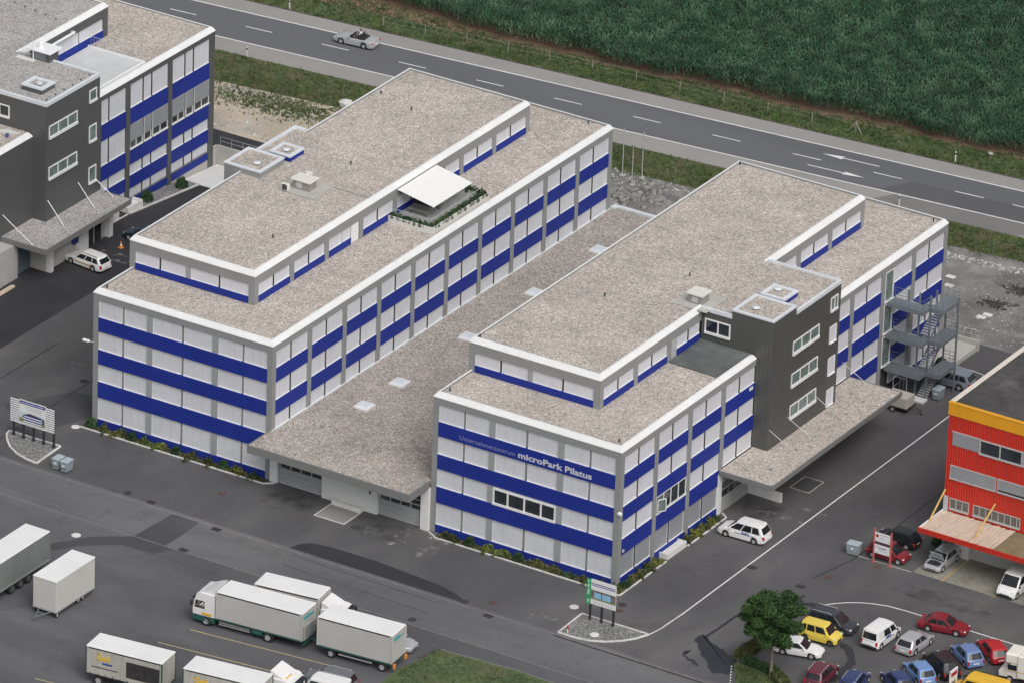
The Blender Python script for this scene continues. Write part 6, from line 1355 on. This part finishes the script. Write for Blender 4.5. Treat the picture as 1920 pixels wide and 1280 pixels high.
for kind, y, ry, h_ in (('ragged',.7,.7,.6),('olive',1.9,.75,.65),('olive',3.2,.8,.65),('olive',4.5,.75,.65),('fresh',5.8,.75,.55),('olive',11.3,.7,.6),('fresh',12.6,.75,.6),('olive',13.9,.8,.65),('fresh',15.2,.8,.6),('ragged',16.3,.6,.4)):
    shrub(kind, .48, y, .40, ry, h_, wc_)
rs = np.random.RandomState(11)
def cover(name, rects, dens, size, h, m, label, z=0.0):
    P = []
    for x0_,x1_,y0_,y1_ in rects:
        n = int((x1_-x0_)*(y1_-y0_)*dens); P.append(np.stack([rs.uniform(x0_,x1_,n), rs.uniform(y0_,y1_,n), z+h*rs.rand(n)],1))
    V, Q = leaf_cloud(np.concatenate(P), size, rs, 1.2)
    o = bpy.data.objects.new(name, fast_mesh(name, V, Q, m)); COL.objects.link(o); return props(o, label, 'ground cover', None, 'stuff')
cover('ground_cover', [(-55.2,-36.2,-.92,-.06),(-18.0,.8,-.97,-.06),(.08,.88,-.2,6.9),(.08,.88,10.6,17.0)], 55, .13, .16, leaf_olive, 'low green and brown ground cover in the beds along the walls')
struct('planting_bed', MB().box(-55.4,-36.0,-.93,-.02,-.02,.05).box(-18.1,.86,-.97,-.02,-.02,.05).box(.03,.86,-.02,7.1,-.02,.05).box(.03,.86,10.5,17.1,-.02,.05), mat('bed_mulch', (0.055,0.045,0.032), .95, .3, 4))
k = 0
for i in range(9): shrub('ragged' if i % 3 else 'ball', ux1+.35+.50*i, ty0+.28, .42, .27, .52, '', 13.72, 'small green plant in the pale trough along the front of the roof terrace', 'trough plants along the terrace front')
for i in range(17): shrub('ragged' if i % 4 else 'olive', tx1-.28, ty0+.6+.53*i, .28, .42, .50, '', 13.72, 'small green plant in the pale trough along the long side of the roof terrace', 'trough plants along the terrace side')
for i in range(6): shrub('ragged' if i % 2 else 'ball', ux1+1.9+.5*i, ty1-.28, .45, .27, .55, '', 13.72, 'small green plant in the pale trough at the far end of the roof terrace', 'trough plants at the terrace end')
shrub('ball', -78.45, 43.4, .62, .62, 1.1, '', -.45, 'round dark bush on the cobble strip beside the light shaft', 'bushes'); shrub('ball', -78.2, 49.0, .62, .62, 1.1, '', -1.08, 'round dark bush near the foot of the ramp', 'bushes')
shrub('ball', 1.9, 54.5, .6, .6, .9, '', .45, 'round bush standing on the pale ramp slab', 'bushes'); shrub('ragged', 18.9, 23.6, .6, .6, 1.5, '', 0, 'dark bush at the corner of the red building', 'bushes')
shrub('ragged', 34.2, 3.6, 1.2, .8, .7, '', 0, 'low dark bush between the yellow van and the blue hatchback', 'bushes')
# hedge round the lawn island
lawn2 = struct('lawn', MB().prism([(15.4,-6.2),(15.9,-5.2),(18.9,-5.6),(20.6,-6.6),(23,-14),(19.5,-13),(17.3,-9.0)], -.02, .06), grass_lush)
def hedge(label, a, b, w, h):
    a, b = np.array(a), np.array(b); Ln = np.linalg.norm(b-a); n = int(Ln*520*w*2); t_ = rs.rand(n); off = rs.uniform(-.5,.5,n); zz = rs.rand(n)**.6
    side = rs.rand(n); off = np.where(side < .35, np.sign(off)*.5, off); zz = np.where(side > .65, 1.0, zz)
    d = (b-a)/Ln; p = np.stack([a[0]+d[0]*Ln*t_-d[1]*off*w, a[1]+d[1]*Ln*t_+d[0]*off*w, .08+zz*h],1)
    V, Q = leaf_cloud(p, .13, rs, .5); V[:,2] = np.maximum(V[:,2], .03)
    t = thing('hedge', label, 'hedge', (float((a+b)[0]/2), float((a+b)[1]/2), 0.0)); o = new_obj('foliage', fast_mesh('foliage', V, Q, leaf_olive if w > .8 else leaf_dark), t, (0,0,0)); 
    build('stem', MB().path([(a[0],a[1],.0),(a[0],a[1],h*.5),(b[0],b[1],h*.5),(b[0],b[1],.0)], .06, 6), bark, t)
    return t
hedge('low clipped olive hedge running past the tree to the parked cars', (15.55,-5.6), (15.75,1.2), .95, .75); hedge('low dark hedge along the lawn island behind the tree trunk', (15.9,-5.5), (19.6,-5.9), .6, .6)
hedge('short olive hedge at the foot of the tree trunk', (19.6,-6.3), (21.2,-7.4), .9, .6)
ch = MB()
for k in range(9): 
    x, y = 15.5+.24*k, -6.7-.45*k; ch.cbox(x-.05,x+.05,y-.05,y+.05,.0,.12,.02)
props(build('edge_stones', ch, board_w, None), 'row of small white edging stones along the lawn island', 'edging', None, 'stuff')
# the tree
TX, TY = 19.2, -6.47; tr = thing('tree', 'leafy green tree with slim pale trunk beside the parked white coupe', 'tree', (TX,TY,0))
mb = MB(); pts = [(0,0,0,.17),(.02,.02,1.4,.13),(.05,-.02,2.8,.11),(.02,.04,4.4,.085),(0,.02,5.8,.05),(.03,0,7.2,.02)]
for a, b in zip(pts[:-1], pts[1:]): mb.tube((TX+a[0],TY+a[1],a[2]),(TX+b[0],TY+b[1],b[2]),a[3],9,b[3])
build('trunk', mb, bark, tr, smooth=50)
lm = MB(); tips = []
rt = np.random.RandomState(5)
for i in range(26):
    z = 3.05+3.6*i/25; a = i*2.4; ln = (2.3*math.sin(math.pi*min(1,max(.12,(z-2.1)/5.8)))**.8+.25)*(.75+.45*rt.rand()); s = Vector((TX,TY,z)); e = s+Vector((math.cos(a)*ln, math.sin(a)*ln, ln*.42)); m_ = s.lerp(e,.5)+Vector((0,0,.12))
    lm.tube(s, m_, .045, 6, .03).tube(m_, e, .03, 6, .010); tips += [m_, m_.lerp(e,.5), e, e]
build('limb', lm, bark, tr)
C = [];
for tpt in tips:
    n = 230; q = rt.normal(size=(n,3)); q /= np.linalg.norm(q,axis=1)[:,None]; q *= (.62*(.4+.6*rt.rand(n)))[:,None]; q[:,2] *= .75; C.append(q+np.array(tpt))
for z in (6.6,7.1,7.5): 
    q = rt.normal(size=(140,3))*.33; C.append(q+np.array((TX+.1*rt.rand(),TY,z)))
V, Q = leaf_cloud(np.concatenate(C), .115, rt, .5)
new_obj('crown', fast_mesh('crown', V, Q, leaf_tree), tr, (0,0,0))
# ---------------------------------------------------------------- maize field, rough grass, stones
corn_m = leaf_mat('maize_leaf', (0.020,0.054,0.028), (0.062,0.120,0.068)); corn_m.node_tree.nodes['Principled BSDF'].inputs['Roughness'].default_value = .5
rc = np.random.RandomState(21)
def field_edge(x): return 101.9+.098*x+.35*np.sin(x*.37)+.25*np.sin(x*1.1)+np.clip((-66-x)*.11, 0, 3.0)
P = []
for rx_ in np.arange(-118, 12, .72):
    y0_ = field_edge(rx_); y1_ = min(150.0, 94.5+.735*(rx_+89)+22 if rx_ < -30 else 152); y1_ = max(y1_, y0_+14)
    n = int((y1_-y0_)/.17); ys_ = np.linspace(y0_, y1_, n)+rc.normal(size=n)*.06; P.append(np.stack([rx_+rc.normal(size=n)*.10, ys_, np.zeros(n)],1))
P = np.concatenate(P); n = len(P); nl = 8
h = 1.75+.35*rc.rand(n)+.25*np.sin(P[:,0]*.21)*np.sin(P[:,1]*.17)
base = np.repeat(P, nl, 0); hh = np.repeat(h, nl); m = n*nl
lev = np.tile(np.linspace(.42,.98,nl), n)+rc.normal(size=m)*.04; ang = rc.rand(m)*6.283; ln = .50*(.6+.8*rc.rand(m))*(1.15-.45*np.abs(lev-.65)*2)
d = np.stack([np.cos(ang), np.sin(ang), np.zeros(m)],1); s = np.stack([-np.sin(ang), np.cos(ang), np.zeros(m)],1)
b0 = base+np.stack([np.zeros(m),np.zeros(m),hh*lev],1); up = np.array([0,0,1.0])
mid = b0+d*(ln*.5)[:,None]+up*(ln*.42)[:,None]; tip = b0+d*ln[:,None]+up*(ln*(.25-.5*rc.rand(m)))[:,None]; w = .05
V = np.stack([b0-s*w*.7, b0+s*w*.7, mid+s*w, mid-s*w, tip], 1).reshape(-1,3); k = np.arange(m)*5
Q = np.stack([k,k+1,k+2,k+3],1); T = np.stack([k+3,k+2,k+4,k+4],1)
me = fast_mesh('maize', V, Q, corn_m); bpy.data.meshes.remove(me)
Tq = np.stack([k+3,k+2,k+4],1)
me = bpy.data.meshes.new('maize'); nq = len(Q); nt_ = len(Tq)
me.vertices.add(len(V)); me.vertices.foreach_set('co', V.astype(np.float32).ravel()); me.loops.add(nq*4+nt_*3); me.loops.foreach_set('vertex_index', np.concatenate([Q.ravel(), Tq.ravel()]).astype(np.int32))
me.polygons.add(nq+nt_); me.polygons.foreach_set('loop_start', np.concatenate([np.arange(nq)*4, nq*4+np.arange(nt_)*3]).astype(np.int32)); me.polygons.foreach_set('loop_total', np.concatenate([np.full(nq,4), np.full(nt_,3)]).astype(np.int32))
me.update(calc_edges=True); me.materials.append(corn_m)
o = bpy.data.objects.new('maize_crop', me); COL.objects.link(o); props(o, 'dense dark green field of standing maize beyond the highway', 'maize', None, 'stuff')
# rough grass tufts
def tufts(name, pts, size, m, label, z=0.0):
    n = len(pts); nb = 5; base = np.repeat(pts, nb, 0); M_ = n*nb; a = rc.rand(M_)*6.283; d = np.stack([np.cos(a),np.sin(a)],1); h_ = size*(.5+rc.rand(M_)); sp = .5*h_; off = rc.normal(size=(M_,2))*.07
    b = np.stack([base[:,0]+off[:,0], base[:,1]+off[:,1], np.full(M_,z)],1); s_ = np.stack([-d[:,1],d[:,0],np.zeros(M_)],1)*.03
    tip = b+np.stack([d[:,0]*sp,d[:,1]*sp,h_],1); V = np.stack([b-s_,b+s_,tip],1).reshape(-1,3)
    o = bpy.data.objects.new(name, fast_mesh(name, V, np.arange(3*M_).reshape(-1,3), m)); COL.objects.link(o); return props(o, label, 'grass', None, 'stuff')
tuft_m = leaf_mat('grass_blade', (0.062,0.095,0.030), (0.125,0.120,0.055)); tuft_l = leaf_mat('grass_blade_lush', (0.046,0.078,0.024), (0.088,0.105,0.040))
x = rc.uniform(-125,20,15000); t_ = rc.rand(15000); y = (80.2+.112*x)*(1-t_)+(84.8+.0925*x)*t_-np.maximum(0,rc.normal(size=15000))*.5
tufts('rough_grass', np.stack([x,y],1), .24, tuft_m, 'rough grass of the verge between the highway and the building plots', .0)
x = rc.uniform(-125,20,15000); t_ = rc.rand(15000); y = (97.35+.0915*x)*(1-t_)+(field_edge(x)+.2)*t_
tufts('rough_grass', np.stack([x,y],1), .24, tuft_l, 'green grass of the verge between the highway and the maize', .0)
x = rc.uniform(-7.3,24,9000); y = rc.uniform(-38,-18.2,9000); kx = (x > -6.9) & (y < -18.5-.0*x) & (y > -32-1.0*(x+6)) & ((x < 8) | (y < -18.1-.25*(x-8)))
tufts('lawn_grass', np.stack([x[kx],y[kx]],1), .10, tuft_l, 'short grass of the lawn between the truck park and the street', .03)
x = rc.uniform(15.9,22,2600); y = rc.uniform(-13,-6.0,2600); kx = (y < -6.3) & (x < 20.4-.28*(y+6.4)) & (x > 15.6-.62*(y+6.2))
tufts('lawn_grass', np.stack([x[kx],y[kx]],1), .10, tuft_l, 'short grass of the lawn island under the tree', .06)
# weeds over the sandy ground
x = rc.normal(size=1800)*5-80; y = 68.5+rc.normal(size=1800)*1.3+.1*(x+80); tufts('weeds', np.stack([x,y],1), .22, tuft_l, 'patchy weeds on the sandy ground behind the western blocks', -.01)
x = rc.uniform(-46,-28,260); y = rc.uniform(60,75,260); tufts('weeds', np.stack([x,y],1), .2, tuft_l, 'sparse weeds on the rubble ground behind the loading hall', -.01)
# loose stones
ico = bmesh.new(); bmesh.ops.create_icosphere(ico, subdivisions=1, radius=1.0); IV = np.array([v.co[:] for v in ico.verts]); IF = np.array([[v.index for v in f.verts] for f in ico.faces]); ico.free()
def stones(name, x, y, size, m, label, z=-.01, flat=.6):
    n = len(x); s = size*(.35+rc.rand(n)**3*2.2); R = rc.normal(size=(n,len(IV),1))*.16+1; V = IV[None]*R*s[:,None,None]*np.array([1,1,flat])*(1+.3*rc.normal(size=(n,1,3))); V[...,0] += x[:,None]; V[...,1] += y[:,None]; V[...,2] += z
    F = (IF[None]+(np.arange(n)*len(IV))[:,None,None]).reshape(-1,3)
    o = bpy.data.objects.new(name, fast_mesh(name, V.reshape(-1,3), F, m)); COL.objects.link(o); return props(o, label, 'stones', None, 'stuff')
rock = mat('loose_rock', (0.34,0.33,0.31), .95, .3, 2.0, .25, .7); rock_d = mat('dark_debris', (0.045,0.04,0.038), .95, .3, 3.0)
stones('loose_stones', rc.uniform(-47,-22,3600), rc.uniform(59,75.5,3600), .085, rock, 'loose stones scattered over the rubble ground behind the loading hall')
stones('loose_stones', rc.uniform(-4,14,1500), 62+rc.rand(1500)*17, .05, rock, 'loose stones scattered over the gravel lot beside the eastern block')
xx = rc.uniform(-12,12,700); stones('loose_stones', xx, 78.4+.112*xx-rc.rand(700)**2*1.2, .10, rock, 'pale stones along the edge of the grass verge beyond the eastern block')
xx = rc.uniform(-92,-70,600); stones('loose_stones', xx, 61+rc.rand(600)**1.8*8, .11, rock, 'grey stones scattered over the sandy ground behind the western blocks')
r_ = rc.normal(size=(900,2))*(2.6,2.0); zz_ = np.exp(-(r_[:,0]/2.6)**2-(r_[:,1]/2.0)**2)
o_ = stones('rubble_mound', -37.5+r_[:,0], 69.5+r_[:,1], .16, mat('grey_rubble', (0.20,0.195,0.185), .95, .3, 2.0, .25, .7), 'broad mound of grey rubble behind the loading hall', 0.0, .7); me_ = o_.data
co_ = np.empty(len(me_.vertices)*3, np.float32); me_.vertices.foreach_get('co', co_); co_ = co_.reshape(-1,3); co_[:,2] += np.repeat(zz_*.8, len(IV)); me_.vertices.foreach_set('co', co_.ravel())
props(struct('rubble_mound', MB().lathe([(3.9,-.02),(3.0,.22),(2.0,.50),(1.0,.74),(.05,.80)], (-37.5,69.5,0), n=18), gravel_grey), None, None, None, 'structure')
for cx, cy, lab in ((-.7,69.9,'heap of dark broken debris lying on the gravel lot'),(-.3,73.8,'smaller heap of dark rubble on the gravel lot towards the verge')):
    r_ = rc.normal(size=(420,2))*(.75,.55); stones('debris_heap', cx+r_[:,0], cy+r_[:,1], .05, rock_d, lab, .05, .7)['kind'] = 'stuff'
props(build('boulder', MB().add([tuple(p) for p in (IV*np.array([.9,.7,.55])*(1+.12*np.sin(IV[:,:1]*9)))+np.array([-74.6,72.3,.25])], [tuple(f) for f in IF.tolist()]), mat('pale_rock', (0.52,0.51,0.49), .9, .1, 2), None), 'pale boulder lying at the edge of the grass behind the western block', 'boulder')
for x_, y_ in ((-7.1,72.6),(-.5,66.5),(-.25,67.3),(-6.3,70.8)):
    props(build('concrete_chunk', MB().cbox(x_-.45,x_+.45,y_-.3,y_+.3,-.01,.14,.05), concrete_pale, None), 'flat pale chunk of concrete lying on the gravel lot', 'concrete chunk', 'concrete chunks on the gravel lot')
